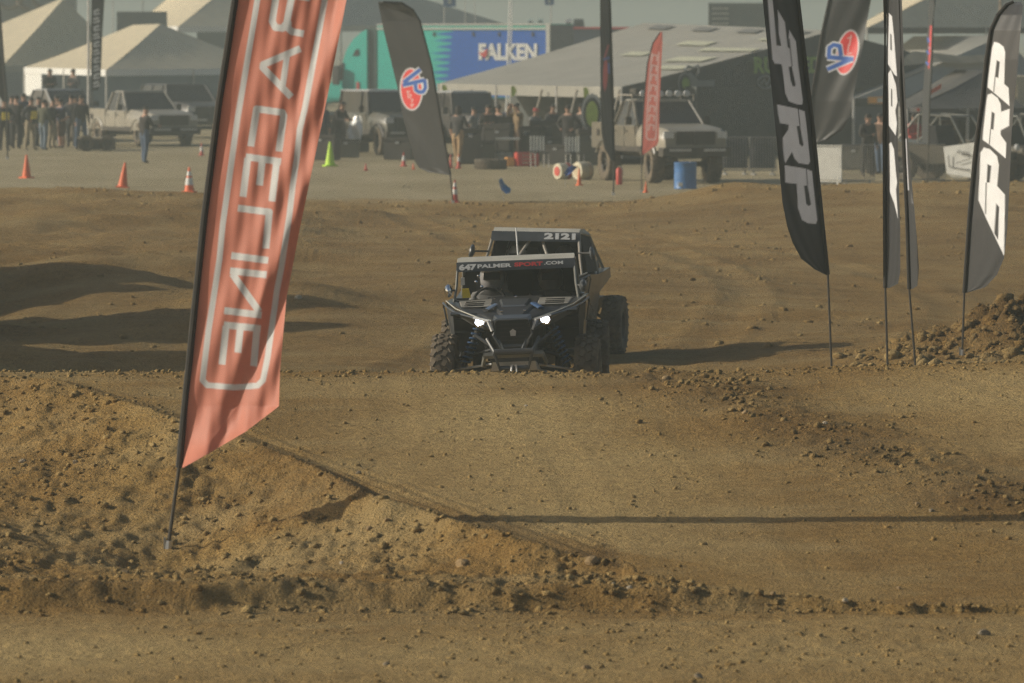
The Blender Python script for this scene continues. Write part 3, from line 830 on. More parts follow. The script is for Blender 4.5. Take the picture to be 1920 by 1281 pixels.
vpL = emblem((730, 100), 10.68, [(620, 325), (285, 585)], [(700, 540), (265, 640)], [(705, 525), (725, 690), (680, 775), (600, 780), (535, 740), (520, 620)], ((440, 720), 205, 400, -.04),
             [[(340, 770), (420, 760)], [(370, 770), (380, 900)], [(400, 820), (440, 840), (400, 900)], [(430, 910), (470, 930), (440, 990)], [(420, 1040), (480, 1020), (440, 1080)]], 80, 72)
GR = (.026, .027, .027)
feather_flag('feather_flag', 151.0,
    [(4, 716), (6, 752), (19, 772), (40, 785), (125, 807), (212, 822), (328, 842)],
    [(4, 709), (6, 709), (60, 720), (172, 747), (218, 755), (303, 778), (315, 785), (323, 803), (328, 838)],
    (850, 379), vpL, GR, 'dark grey banner with red and blue oval emblem planted at the sand edge', true_w=1.25, sign=1, wave=wave_soft(.05, 1.5, 5.0), step=1.3, soft=1.2, sleeve=.03, pole_r=.02)
vpR = emblem((1420, 0), 4.573, [(600, 595), (815, 505)], [(600, 490), (825, 510)], [(612, 490), (618, 410), (655, 385), (705, 395), (718, 480)], ((770, 450), 85, 185, .22),
             [[(765, 465), (810, 455)], [(775, 450), (785, 380)], [(790, 390), (805, 300)], [(770, 330), (810, 320)]], 38, 36)
feather_flag('feather_flag', 140.0,
    [(-150, 1612), (-130, 1592), (-60, 1572), (0, 1557), (55, 1545), (120, 1534), (190, 1522), (268, 1528)],
    [(-150, 1622), (-130, 1650), (-60, 1645), (0, 1633), (90, 1617), (175, 1601), (221, 1593), (245, 1577), (262, 1551), (268, 1530)],
    (1534, 384), vpR, GR, 'dark grey banner with upside-down red and blue oval emblem behind the shade-greyed lettered banner', true_w=1.02, sign=-1, wave=wave_soft(.05, 1.2, 5.0, 2.0), step=1.3, soft=1.2, sleeve=.03, pole_r=.02)
vpE = [('ell', (1135, 140), 4.5, 30, 0.03, (.42, .05, .05)), ('stroke', [(1133, 110), (1141, 84)], 4, (.30, .05, .06)), ('stroke', [(1131, 112), (1143, 108)], 5, (.05, .1, .3)), ('stroke', [(1141, 118), (1142, 138)], 4, (.05, .1, .3))]  # emblem colours darkened to paint in the banner's shade
feather_flag('feather_flag', 157.0,
    [(-90, 1128), (-80, 1134), (-40, 1139), (0, 1142), (156, 1147), (302, 1150)],
    [(-90, 1126), (-80, 1124), (-40, 1124), (0, 1125), (187, 1126), (250, 1128), (281, 1134), (302, 1148)],
    (1150, 366), vpE, (.014, .014, .014), 'black edge-on banner with shade-dimmed red and blue mark in front of the grey canopy', true_w=.75, sign=-1, wave=wave_soft(.03), step=1.2, soft=1.2, sleeve=.025, pole_r=.02)
vpF = [('poly', [(1744, 48), (1747, 48), (1745, 100), (1742, 130), (1740, 128)], RD), ('stroke', [(1739, 70), (1742, 80)], 4, BL), ('stroke', [(1738, 95), (1742, 102)], 4, BL), ('stroke', [(1736, 116), (1741, 122)], 4, BL), ('stroke', [(1741, 88), (1744, 92)], 3, (.55, .3, .4))]
feather_flag('feather_flag', 166.0,
    [(-70, 1744), (-60, 1748), (0, 1752), (50, 1748), (125, 1746), (190, 1742), (270, 1740)],
    [(-70, 1741), (-60, 1740), (0, 1742), (50, 1740), (125, 1734), (180, 1730), (230, 1728), (262, 1729), (270, 1736)],
    (1738, 350), vpF, GR, 'grey edge-on banner with red and blue stripe of print before the black canopy', true_w=.75, sign=1, wave=wave_soft(.03), step=1.2, soft=1.2, sleeve=.02, pole_r=.02)

# ---- small red banner in front of the tall pickup
sr = ((1190, 50), 5.124)
race2 = [('stroke', tr([(165, 250), (135, 600), (118, 900), (112, 1060), (130, 1085), (195, 1085), (205, 1050), (212, 800), (225, 400), (232, 240)], *sr), 2.2, WHITE)]
for y0 in (270, 370, 460, 560, 660, 760, 850, 940):
    xo = 30 - y0 * .045
    race2 += [('stroke', tr([(150 + xo, y0), (200 + xo, y0 + 10)], *sr), 2.4, WHITE), ('stroke', tr([(155 + xo, y0), (145 + xo, y0 + 60)], *sr), 2.4, WHITE), ('stroke', tr([(200 + xo, y0 + 10), (192 + xo, y0 + 60)], *sr), 2.4, WHITE)]
feather_flag('feather_flag', 160.0,
    [(60, 1239), (81, 1225), (118, 1215), (167, 1210), (226, 1206), (290, 1204)],
    [(60, 1242), (81, 1242), (118, 1240), (187, 1237), (264, 1235), (272, 1232), (290, 1206)],
    (1203, 352), [(*o_[:-1], (.66, .50, .48)) for o_ in race2], (.60, .17, .14), 'small red banner with white lettering in front of the tall muddy pickup', true_w=.7, sign=1, wave=wave_soft(.04, 1.5, 5), step=1.2, soft=1.2, sleeve=.015, cloth=CLOTH, pole_r=.015)

# ---- slim black banner with white letters by the white tent
ban = []
for i, y0 in enumerate(range(22, 172, 15)):
    x0 = 178 - (i % 2)
    ban += [('stroke', [(x0 - 2, y0), (x0 + 8, y0 - 4)], 4.0, LW), ('stroke', [(x0 - 2, y0 + 6), (x0 + 9, y0 + 3)], 3.2, LW), ('stroke', [(x0 + (8 if i % 2 else -1), y0), (x0 + (8 if i % 2 else -1), y0 + 5)], 3.5, LW)]
feather_flag('feather_flag', 228.0,
    [(-30, 186), (-20, 176), (0, 173), (60, 172), (120, 172), (170, 173)],
    [(-30, 190), (-20, 196), (0, 196), (60, 192), (120, 190), (160, 188), (170, 184)],
    (174, 275), ban, (.02, .02, .02), 'slim black banner with stacked white letters before the white tent', step=1.5, soft=1.5, sleeve=.02, pole_r=.025)
feather_flag('feather_flag', 200.0,
    [(-40, -22), (-30, -10), (20, -4), (100, 2), (190, 10)],
    [(-40, -28), (-30, -34), (20, -30), (100, -22), (160, -12), (190, 4)],
    (14, 300), [], (.03, .03, .03), 'plain dark banner at the edge of the spectators', step=2, sleeve=.05, pole_r=.025)

# ------------------------------------------------------------------ side by side buggies
PAINT = mat('utv_grey_paint', (.050, .058, .066), rough=.35, var=.25, scale=5, dust=.08, coat=.3)
PLASTIC = mat('utv_black_plastic', (.018, .019, .020), rough=.5, var=.3, scale=6, dust=.05)
UNDER = mat('utv_dark_metal', (.020, .021, .022), rough=.5, var=.3, metal=.3, dust=.06)
RUBBER = mat('tyre_rubber', (.026, .025, .023), rough=.8, var=.3, scale=9, dust=.75)
RIM = mat('wheel_rim', (.04, .04, .042), rough=.4, metal=.6, var=.2, dust=.3)
BLUE_SPRING = mat('shock_spring', (.06, .12, .24), rough=.35, metal=.5, var=.2)
CHROME = mat('chrome', (.75, .77, .80), rough=.12, metal=1.0, var=.05)
SILVER = mat('silver_trim', (.55, .55, .53), rough=.35, var=.15, dust=.3)
CAGE = mat('cage_tube', (.20, .21, .195), rough=.4, metal=.3, var=.2, dust=.3)
CAGE_TAN = mat('cage_tube_dusty', (.32, .30, .26), rough=.5, var=.2, dust=.5)
ROOF_TOP = mat('utv_roof_dusty', (.44, .43, .37), rough=.5, var=.2, scale=4, dust=.35)
SEAT = mat('seat_black', (.012, .012, .013), rough=.8, var=.3)
HEAD = emit_mat('headlight_lit', (.80, .86, 1.0), 9.0)
LETTER_W = mat('decal_white', (.62, .63, .62), rough=.5, var=.06)
LETTER_R = mat('decal_red', (.55, .05, .05), rough=.5, var=.08)
STK_O = mat('tape_orange', (.75, .16, .03), rough=.6, var=.1)
STK_G = mat('tape_green', (.10, .60, .16), rough=.6, var=.1)
YELLOW = mat('yellow_plastic', (.68, .52, .04), rough=.5, var=.1)

def tyre_mesh(rad, wid, rim_r, lugs=22):
    b = B()
    w = wid / 2
    prof = [(rim_r, -w * .82), (rim_r + .03, -w * .98), (rad * .86, -w * 1.0), (rad * .95, -w * .88), (rad * .975, -w * .5), (rad * .98, 0), (rad * .975, w * .5), (rad * .95, w * .88), (rad * .86, w * 1.0), (rim_r + .03, w * .98), (rim_r, w * .82)]
    b.lathe(prof, 40, cap=False)
    for i in range(lugs):
        a = 2 * math.pi * i / lugs
        for j, (hx, sk, da) in enumerate(((-.74, .5, 0.), (-.25, -.4, .5), (.25, .4, 0.), (.74, -.5, .5))):
            aa = a + da * 2 * math.pi / lugs
            r = rad * (.985 if abs(hx) < .5 else .955)
            M = Matrix.Rotation(aa, 4, 'Z') @ Matrix.Translation((r, 0, hx * w))
            rot = Matrix.Rotation(sk, 4, 'X') @ Matrix.Rotation(-.35 * np.sign(hx) if abs(hx) > .5 else 0, 4, 'Y')
            bmesh.ops.create_cube(b.bm, size=1, matrix=M @ rot @ Matrix.Diagonal((.030, rad * .17, w * .40, 1)))
    return b
def make_wheel(parent, c, rad, wid, side, name='wheel', steer=0.0, rubber=None, rim=None):
    wh = empty(name); wh.parent = parent; wh.location = c
    wh.rotation_euler = (0, math.pi / 2 * side, steer) if False else Euler((0, math.pi / 2, 0)).to_matrix().to_euler()
    M = Matrix.Rotation(steer, 3, 'Z') @ Matrix.Rotation(math.pi / 2 * side, 3, 'Y')
    wh.rotation_euler = M.to_euler()
    key = ('tyre', rad, wid)
    rr = rad * .52
    if key not in _WM:
        o = tyre_mesh(rad, wid, rr).build('tyre', rubber or RUBBER, wh, smooth=False)
        b = B()
        b.lathe([(rr, -wid * .41), (rr * .93, -wid * .3), (rr * .9, wid * .2), (rr * .96, wid * .40), (rr * 1.02, wid * .42)], 28, cap=False)
        b.lathe([(.001, wid * .24), (rr * .3, wid * .26), (rr * .34, wid * .18), (rr * .9, wid * .10)], 28, cap=False)
        for k in range(6):
            Mk = Matrix.Rotation(k * math.pi / 3, 4, 'Z') @ Matrix.Translation((rr * .62, 0, wid * .2))
            bmesh.ops.create_cube(b.bm, size=1, matrix=Mk @ Matrix.Diagonal((rr * .62, rr * .2, wid * .12, 1)))
        o2 = b.build('rim', rim or RIM, wh, smooth=False)
        _WM[key] = (o.data, o2.data)
    else:
        for nm, me_ in zip(('tyre', 'rim'), _WM[key]):
            o = bpy.data.objects.new(nm, me_); link(o, wh)
    return wh
_WM = {}

def body_shape(b, secs):
    """loft of closed cross sections (lists of points of equal length)"""
    rings = [[b.bm.verts.new(p) for p in s] for s in secs]
    n = len(rings[0])
    for i in range(len(rings) - 1):
        for k in range(n):
            b.bm.faces.new((rings[i][k], rings[i][(k + 1) % n], rings[i + 1][(k + 1) % n], rings[i + 1][k]))
    b.bm.faces.new(rings[0][::-1]); b.bm.faces.new(rings[-1])

def make_utv(label, loc, yaw, pitch, roll, front=True, group='racing buggies on the track'):
    root = empty('racing_buggy', loc, rot=Euler((pitch, 0, yaw), 'XYZ'))
    tag(root, label, 'buggy', group)
    RB = Matrix.Translation((0, 0, .5)) @ Matrix.Rotation(roll, 4, 'Y') @ Matrix.Translation((0, 0, -.5))
    made = []
    def fin(o):
        o.matrix_local = RB @ o.matrix_local; made.append(o); return o
    TR, TW = .380, .245
    for sx in (-1, 1):
        make_wheel(root, (sx * .745, 0, TR), TR, TW, sx, steer=-.05)
        make_wheel(root, (sx * .77, 2.6, TR), TR, TW + .02, sx)
    # lower hull and skid plate
    b = B(); b.hexa([(-.22, -.38, .36), (.22, -.38, .36), (.42, 2.9, .34), (-.42, 2.9, .34), (-.26, -.44, .50), (.26, -.44, .50), (.62, 2.9, .62), (-.62, 2.9, .62)])
    fin(b.build('hull', UNDER, root, bevel=.03))
    b = B(); b.hexa([(-.24, -.56, .40), (.24, -.56, .40), (.30, .5, .30), (-.30, .5, .30), (-.22, -.60, .46), (.22, -.60, .46), (.30, .5, .34), (-.30, .5, .34)])
    fin(b.build('skid_plate', SILVER, root))
    # hood: raised centre, falling to the nose
    b = B()
    ys = [-.52, -.40, -.12, .20, .55, .78]
    for i in range(len(ys) - 1): pass
    secs = []
    for y, zc, zs, hw, zb in ((-.58, .80, .76, .17, .68), (-.44, .90, .86, .27, .70), (-.10, 1.00, .97, .44, .74), (.22, 1.06, 1.02, .58, .80), (.55, 1.13, 1.08, .66, .84), (.80, 1.17, 1.12, .69, .84)):
        secs.append([(-hw, y, zb), (-hw, y, zs - .03), (-hw * .86, y, zs), (-hw * .45, y, zs - .01), (-hw * .38, y, zc), (hw * .38, y, zc), (hw * .45, y, zs - .01), (hw * .86, y, zs), (hw, y, zs - .03), (hw, y, zb)])
    body_shape(b, secs)
    hood = fin(b.build('hood', PLASTIC, root, bevel=.02, seg=3, smooth=True))
    b = B(); b.hexa([(-.13, -.02, 1.02), (.13, -.02, 1.02), (.17, .46, 1.11), (-.17, .46, 1.11), (-.11, .02, 1.055), (.11, .02, 1.055), (.15, .46, 1.155), (-.15, .46, 1.155)])
    b.build('hood_scoop', PAINT, hood, bevel=.012)
    for sx in (-1, 1):
        b = B(); b.hexa([(sx * .24, .10, 1.03), (sx * .56, .16, 1.03), (sx * .60, .62, 1.11), (sx * .24, .62, 1.13), (sx * .25, .12, 1.042), (sx * .55, .18, 1.042), (sx * .585, .61, 1.122), (sx * .25, .61, 1.142)])
        b.build('hood_panel', mat('hood_panel_dusty', (.22, .215, .19), rough=.5, var=.25, scale=6, dust=.35), hood)
        b = B(); b.tube([(sx * .29, -.20, .99), (sx * .20, .06, 1.075)], .036, 8); b.build('shock_reservoir', CHROME if sx < 0 else BLUE_SPRING, hood, smooth=True)
    # front fenders: pointed wings from the nose corner back to the pillar
    for sx in (-1, 1):
        b = B()
        b.hexa([(sx * .20, -.60, .70), (sx * .30, -.58, .76), (sx * .80, .62, .98), (sx * .60, .62, .92),
                (sx * .21, -.58, .80), (sx * .34, -.50, .835), (sx * .84, .60, 1.135), (sx * .64, .62, 1.10)])
        f = fin(b.build('front_fender', PAINT, root, bevel=.045, seg=4, smooth=True))
        b = B(); b.tube([(sx * .215, -.60, .800), (sx * .34, -.52, .852), (sx * .62, .08, 1.01), (sx * .845, .60, 1.145)], .014, 6); b.build('fender_trim', ROOF_TOP, f, smooth=True)
        # white lamp bracket
        b = B(); b.tube([(sx * .40, -.56, .872), (sx * .245, -.635, .80), (sx * .205, -.65, .70)], .020 if sx < 0 else .012, 6); b.build('daylight_strip', LETTER_W if sx < 0 else SILVER, f)
        # headlamp
        b = B(); b.hexa([(sx * .26, -.56, .73), (sx * .38, -.50, .75), (sx * .40, -.36, .75), (sx * .28, -.40, .73), (sx * .27, -.56, .815), (sx * .40, -.50, .845), (sx * .42, -.36, .845), (sx * .30, -.40, .82)])
        h = fin(b.build('headlight', PLASTIC, root))
        b = B(); b.prism([(sx * x, y) for x, y in ((-.055, .030), (-.02, .052), (.05, .045), (.062, .0), (.045, -.048), (-.005, -.05), (-.05, -.018))], .02, Matrix.Translation((sx * .335, -.545, .788)) @ Matrix.Rotation(math.pi / 2, 4, 'X'))
        b.build('reflector', CHROME, h)
        b = B(); b.prism([(sx * x, y) for x, y in ((-.046, .018), (-.010, .040), (.042, .036), (.050, -.006), (.020, -.038), (-.036, -.018))], .03, Matrix.Translation((sx * .337, -.548, .788)) @ Matrix.Rotation(math.pi / 2, 4, 'X'))
        b.build('lamp', HEAD if front else CHROME, h)
        # side panel behind the wheel and door
        # curved wheel well round the front wheel
        arc = [(.52 * math.cos(a), .42 + .50 * math.sin(a)) for a in np.linspace(R(8), R(112), 12)]
        b = B(); body_shape(b, [[(sx * x, y, z) for x in (.24, .70)] + [(sx * x, y * 1.06, z + .035) for x in (.70, .24)] for y, z in arc]); wl = fin(b.build('wheel_well', PLASTIC, root, smooth=True))
        for k_ in (2, 4, 6):
            y_, z_ = arc[k_]
            b = B(); b.tube([(sx * .26, y_ * .975, z_ - .012), (sx * .69, y_ * .975, z_ - .012)], .012, 6); b.build('well_rib', UNDER, wl)
        b = B(); b.hexa([(sx * .16, .10, .44), (sx * .30, .14, .44), (sx * .30, .60, .44), (sx * .16, .60, .44), (sx * .20, -.30, .86), (sx * .30, -.20, .88), (sx * .30, .60, .94), (sx * .20, .60, .94)]); fin(b.build('frame_panel', UNDER, root, bevel=.02))
        # flared lip
        b = B(); b.tube([(sx * .36, -.50, .84), (sx * .60, -.10, .93), (sx * .80, .32, 1.02), (sx * .90, .58, 1.10), (sx * .90, .66, .98), (sx * .84, .66, .70)], .022, 8); fin(b.build('fender_flare', PAINT, root, smooth=True))
        b = B(); b.hexa([(sx * .60, .62, .40), (sx * .72, .62, .40), (sx * .74, 1.72, .44), (sx * .62, 1.72, .44), (sx * .72, .62, 1.08), (sx * .85, .62, 1.12), (sx * .84, 1.72, 1.06), (sx * .74, 1.72, 1.04)])
        dr = fin(b.build('door', PAINT, root, bevel=.02))
        b = B(); b.box((sx * .80, 1.5, .95), (.03, .12, .03)); b.build('handle', PLASTIC, dr)
        b = B(); b.hexa([(sx * .50, 1.74, .62), (sx * .74, 1.74, .66), (sx * .72, 2.9, .92), (sx * .50, 3.0, .90), (sx * .50, 1.74, 1.04), (sx * .76, 1.74, 1.06), (sx * .72, 2.85, 1.16), (sx * .50, 2.9, 1.14)])
        fin(b.build('rear_fender', PAINT, root, bevel=.03))
        # mirror
        b = B(); mx_, mz_ = (.80, 1.27) if front else (1.02, 1.36)
        b.tube([(sx * .64, .78, mz_), (sx * mx_, .70, mz_)], .012, 6)
        ma = fin(b.build('mirror', PLASTIC, root))
        Mm = Matrix.Translation((sx * mx_, .68, mz_)) @ Matrix.Rotation(math.pi / 2, 4, 'X')
        b = B(); b.lathe([(.001, .07), (.055, .05), (.078, .0), (.072, -.02), (.001, -.022)], 14, Mm, cap=False); b.build('mirror_head', CHROME if (sx < 0 and front) else PAINT, ma, smooth=True)
        # suspension
        for yy, zz in ((-.16, .44), (.16, .44)):
            pass
        b = B(); b.tube([(sx * .20, -.22, .46), (sx * .62, .0, .34)], .024, 8); b.tube([(sx * .20, .22, .46), (sx * .62, .0, .34)], .024, 8)
        b.build('lower_arm', UNDER, root)
        b = B(); b.tube([(sx * .22, -.16, .62), (sx * .62, .0, .50)], .020, 8); b.tube([(sx * .22, .20, .62), (sx * .62, .0, .50)], .020, 8)
        b.build('upper_arm', UNDER, root)
        b = B(); b.tube([(sx * .55, -.06, .42), (sx * .36, -.04, .90)], .028, 8)
        sh = b.build('shock', UNDER, root)
        b = B(); p0, p1 = Vector((sx * .53, -.06, .47)), Vector((sx * .38, -.04, .85))
        ax = (p1 - p0).normalized(); s1 = ax.cross(Vector((0, 1, 0))).normalized(); s2 = ax.cross(s1)
        b.tube([p0 + (p1 - p0) * t + (s1 * math.cos(t * 50) + s2 * math.sin(t * 50)) * .05 for t in np.linspace(0, 1, 70)], .011, 5)
        b.build('spring', BLUE_SPRING, sh, smooth=True)
        b = B(); b.tube([(sx * .40, 2.0, .46), (sx * .66, 2.6, .40)], .04, 8); b.tube([(sx * .34, 2.85, .60), (sx * .64, 2.6, .46)], .022, 8); b.build('trailing_arm', UNDER, root)
        # seat
        b = B(); b.hexa([(sx * .30 - .22, 1.28, .52), (sx * .30 + .22, 1.28, .52), (sx * .30 + .22, 1.72, .50), (sx * .30 - .22, 1.72, .50), (sx * .30 - .22, 1.26, .64), (sx * .30 + .22, 1.26, .64), (sx * .30 + .22, 1.72, .62), (sx * .30 - .22, 1.72, .62)])
        b.hexa([(sx * .30 - .21, 1.66, .58), (sx * .30 + .21, 1.66, .58), (sx * .30 + .21, 1.80, .58), (sx * .30 - .21, 1.80, .58), (sx * .30 - .16, 1.86, 1.38), (sx * .30 + .16, 1.86, 1.38), (sx * .30 + .16, 1.96, 1.38), (sx * .30 - .16, 1.96, 1.38)])
        fin(b.build('seat', SEAT, root, bevel=.03))
    for sx in ((1,) if front else (-1, 1)):
        b = B(); b.hexa([(sx * .66, 1.12, 1.14), (sx * .69, 1.12, 1.14), (sx * .66, 1.96, 1.12), (sx * .63, 1.96, 1.12), (sx * .60, 1.14, 1.58), (sx * .62, 1.14, 1.58), (sx * .60, 1.94, 1.52), (sx * .58, 1.94, 1.52)]); fin(b.build('window_net', SEAT, root))
    # nose: hexagonal grille
    G = [(-.155, .80), (-.185, .66), (-.12, .56), (.12, .56), (.185, .66), (.155, .80)]
    b = B(); b.prism(G, .05, Matrix.Translation((0, -.60, 0)) @ Matrix.Rotation(math.pi / 2, 4, 'X')); gr = fin(b.build('grille', SEAT, root))
    b = B()
    for z in (.60, .64, .68, .72, .76): b.box((0, -.653, z), (.27 - abs(z - .68) * .4, .01, .010))
    b.build('grille_bars', UNDER, gr)
    b = B(); b.prism([(-.026, -.03), (.026, -.03), (.032, .018), (0, .04), (-.032, .018)], .014, Matrix.Translation((.005, -.658, .675)) @ Matrix.Rotation(math.pi / 2, 4, 'X')); b.build('emblem', SILVER, gr)
    b = B(); gp = [(x * 1.08, -.65, .68 + (z - .68) * 1.10) for x, z in G]; b.tube(gp + gp[:1], .016, 6); b.build('grille_surround', PAINT, gr)
    b = B(); b.hexa([(-.20, -.655, .80), (.20, -.655, .80), (.20, -.52, .82), (-.20, -.52, .82), (-.15, -.64, .845), (.15, -.64, .845), (.19, -.52, .90), (-.19, -.52, .90)]); b.build('nose_cap', PAINT, gr, bevel=.01)
    # bumper: angular tube work under the grille
    b = B()
    b.tube([(-.27, -.58, .62), (-.20, -.68, .52), (.20, -.68, .52), (.27, -.58, .62)], .018, 8)
    b.tube([(-.20, -.68, .52), (-.15, -.64, .42), (.15, -.64, .42), (.20, -.68, .52)], .018, 8)
    b.tube([(-.09, -.68, .52), (-.14, -.64, .61)], .014, 6); b.tube([(.09, -.68, .52), (.14, -.64, .61)], .014, 6)
    bp = fin(b.build('front_bumper', PAINT, root))
    b = B(); b.tube([(-.02, -.66, .44), (-.028, -.69, .39), (0, -.70, .355), (.028, -.69, .39), (.02, -.66, .44)], .012, 6); b.build('tow_hook', SILVER, bp)
    # fittings that catch the light
    for sx in (-1, 1):
        b = B(); b.tube([(sx * .24, -.30, .47), (sx * .62, -.06, .40)], .013, 6); b.build('tie_rod', SILVER, root)
        b = B(); b.tube([(sx * .40, -.50, .66), (sx * .24, -.58, .56), (sx * .22, -.60, .50)], .015, 6); fin(b.build('nose_bracket', PAINT, root))
        b = B(); b.hexa([(sx * .60, .55, .46), (sx * .72, .60, .44), (sx * .74, .66, .44), (sx * .62, .66, .46), (sx * .72, .50, .92), (sx * .83, .56, .96), (sx * .85, .64, .98), (sx * .74, .64, .95)]); fin(b.build('mud_guard', PAINT, root, bevel=.015))
        for y0 in (.1, .28, .46):
            b = B(); b.box((sx * .42, y0, 1.055 + y0 * .12), (.20, .03, .02)); fin(b.build('hood_vent', SEAT, root))
    for x, y, z in ((-.12, -.30, .955), (.12, -.30, .955), (-.22, .66, 1.145), (.22, .66, 1.145), (0, .60, 1.165)):
        b = B(); b.lathe([(.022, 0), (.022, .012), (.008, .02)], 8, Matrix.Translation((x, y, z))); fin(b.build('glint_stud', CHROME, root))  # chrome studs added as glints on the hood
    b = B(); b.tube([(-.30, -.62, .50), (-.33, -.40, .44), (-.28, .2, .40)], .02, 6); b.tube([(.30, -.62, .50), (.33, -.40, .44), (.28, .2, .40)], .02, 6); b.tube([(-.30, -.62, .50), (.30, -.62, .50)], .02, 6); fin(b.build('chassis_tube', CAGE, root))
    if front:
        b = B(); b.hexa([(-.58, .98, 1.15), (-.49, .98, 1.15), (-.49, 1.02, 1.15), (-.58, 1.02, 1.15), (-.58, .98, 1.27), (-.51, .98, 1.27), (-.51, 1.02, 1.27), (-.58, 1.02, 1.27)]); fin(b.build('yellow_pouch', YELLOW, root, bevel=.01))
        b = B(); b.box((-.57, .99, 1.36), (.04, .02, .09)); fin(b.build('paper_tag', LETTER_W, root))
        for x, z in ((-.40, 1.42), (-.37, 1.29), (-.43, 1.35)):
            b = B(); b.lathe([(.001, .018), (.016, .010), (.018, -.004)], 8, Matrix.Translation((x, .97, z)) @ Matrix.Rotation(math.pi / 2, 4, 'X')); fin(b.build('glint_bead', CHROME, root))  # chrome beads added as sparkles in the cab
    # cab floor, dash, wheel
    b = B(); b.hexa([(-.68, .66, .94), (.68, .66, .94), (.68, .96, .84), (-.68, .96, .84), (-.66, .70, 1.12), (.66, .70, 1.12), (.66, .98, 1.10), (-.66, .98, 1.10)]); ds = fin(b.build('dashboard', PLASTIC, root, bevel=.02))
    b = B(); b.box((.22, .99, 1.16), (.14, .03, .10)); b.build('screen', SEAT, ds)
    b = B(); b.tube([(-.30 + .16 * math.cos(t), 1.12 + .05 * math.sin(t), 1.12 + .14 * math.sin(t)) for t in np.linspace(0, 6.28, 20)], .016, 6, cap=False); b.tube([(-.3, 1.0, 1.06), (-.3, 1.12, 1.12)], .02, 6); fin(b.build('steering_wheel', SEAT, root))
    b = B(); b.hexa([(-.70, 1.95, .5), (.70, 1.95, .5), (.70, 2.02, .5), (-.70, 2.02, .5), (-.60, 1.98, 1.56), (.60, 1.98, 1.56), (.60, 2.02, 1.56), (-.60, 2.02, 1.56)]); fin(b.build('firewall', SEAT, root))
    b = B(); b.box((0, 2.55, .98), (.9, .9, .34)); b.tube([(-.5, 2.95, 1.1), (-.5, 2.95, 1.35), (.5, 2.95, 1.35), (.5, 2.95, 1.1)], .02, 6); fin(b.build('engine_deck', PLASTIC, root, bevel=.02))
    # cage
    mt = CAGE if front else CAGE_TAN
    for sx in (-1, 1):
        b = B()
        b.tube([(sx * .70, .64, 1.10), (sx * .655, .80, 1.30), (sx * .63, .98, 1.54), (sx * .61, 1.06, 1.60)], .026, 8)
        fin(b.build('cage_pillar', CAGE if front else CAGE_TAN, root, smooth=True))
        b = B(); b.tube([(sx * .61, 1.06, 1.60), (sx * .59, 1.95, 1.54), (sx * .66, 2.05, 1.1), (sx * .68, 2.05, .6)], .026, 8); b.tube([(sx * .59, 1.95, 1.54), (sx * .56, 2.9, 1.15)], .024, 8)
        fin(b.build('cage_side', CAGE, root, smooth=True))
    if not front:
        for sx in (-1, 1):
            b = B(); b.tube([(sx * .05, 1.04, 1.56), (sx * .28 - .02, .74, 1.16)], .022, 8); fin(b.build('cage_brace', CAGE_TAN, root, smooth=True))
    b = B(); b.tube([(-.59, 1.95, 1.53), (.59, 1.95, 1.53)], .024, 8); b.tube([(-.6, 2.0, 1.53), (.6, 2.04, 1.1)], .02, 8); fin(b.build('cage_crossbar', CAGE, root, smooth=True))
    # roof with visor
    b = B(); body_shape(b, [[(-.64, .94, 1.50), (.64, .94, 1.50), (.63, .97, 1.60), (-.63, .97, 1.60)],
                            [(-.645, 1.00, 1.58), (.645, 1.00, 1.58), (.635, 1.08, 1.645), (-.635, 1.08, 1.645)],
                            [(-.62, 1.5, 1.58), (.62, 1.5, 1.58), (.60, 1.5, 1.635), (-.60, 1.5, 1.635)],
                            [(-.60, 2.0, 1.545), (.60, 2.0, 1.545), (.58, 2.02, 1.575), (-.58, 2.02, 1.575)]])
    rf = fin(b.build('roof', ROOF_TOP, root, bevel=.01))
    b = B(); b.hexa([(-.655, .915, 1.475), (.655, .915, 1.475), (.655, .94, 1.475), (-.655, .94, 1.475), (-.648, .948, 1.600), (.648, .948, 1.600), (.648, .965, 1.600), (-.648, .965, 1.600)])
    vz = b.build('visor', PAINT, rf, bevel=.006)
    MV = Matrix.Translation((0, .925, 1.545)) @ Matrix.Rotation(math.pi / 2 - .26, 4, 'X')
    def let(s, x, z, w, h, m_, bold=.01):
        text_obj('lettering', s, .1, m_, rf, MV @ Matrix.Translation((x, z, .008)), width=w, height=h, extrude=.003, bold=bold)
    if front:
        b = B(); b.tube([(-.01, 1.9, 1.56), (-.02, 1.92, 1.92)], .010, 6); fin(b.build('whip_antenna', LETTER_W, root))
        let('647', -.508, -.012, .185, .085, LETTER_W, .006)
        let('PALMER', -.225, -.006, .36, .052, LETTER_W, .004)
        let('SPORT', .135, -.002, .30, .055, LETTER_R, .004)
        let('.COM', .40, .002, .20, .045, LETTER_W, .003)
        b = B(); b.box((-.40, 1.20, 1.70), (.26, .20, .06)); b.box((-.42, 1.20, 1.665), (.18, .16, .05)); fin(b.build('light_bar', PAINT, root, bevel=.006))
        for z, m_, nm in ((1.225, STK_G, 'green_tape'), (1.285, STK_O, 'orange_tape')):
            t = (z - 1.10) / .2
            b = B(); b.tube([(.70 - .045 * t, .64 + .16 * t, z - .03), (.70 - .045 * (t + .28), .64 + .16 * (t + .28), z + .028)], .031, 8); fin(b.build(nm, m_, root))
        b = B(); b.hexa([(.44, .93, 1.44), (.56, .92, 1.47), (.56, .95, 1.47), (.44, .95, 1.44), (.46, .93, 1.475), (.56, .92, 1.50), (.56, .95, 1.50), (.46, .95, 1.475)]); fin(b.build('rear_view_mirror', LETTER_R, root))
    else:
        let('2121', .36, 0, .46, .085, LETTER_W, .006)
        b = B(); b.box((.62, .93, 1.18), (.05, .03, .06)); fin(b.build('marker_lamp', YELLOW, root))
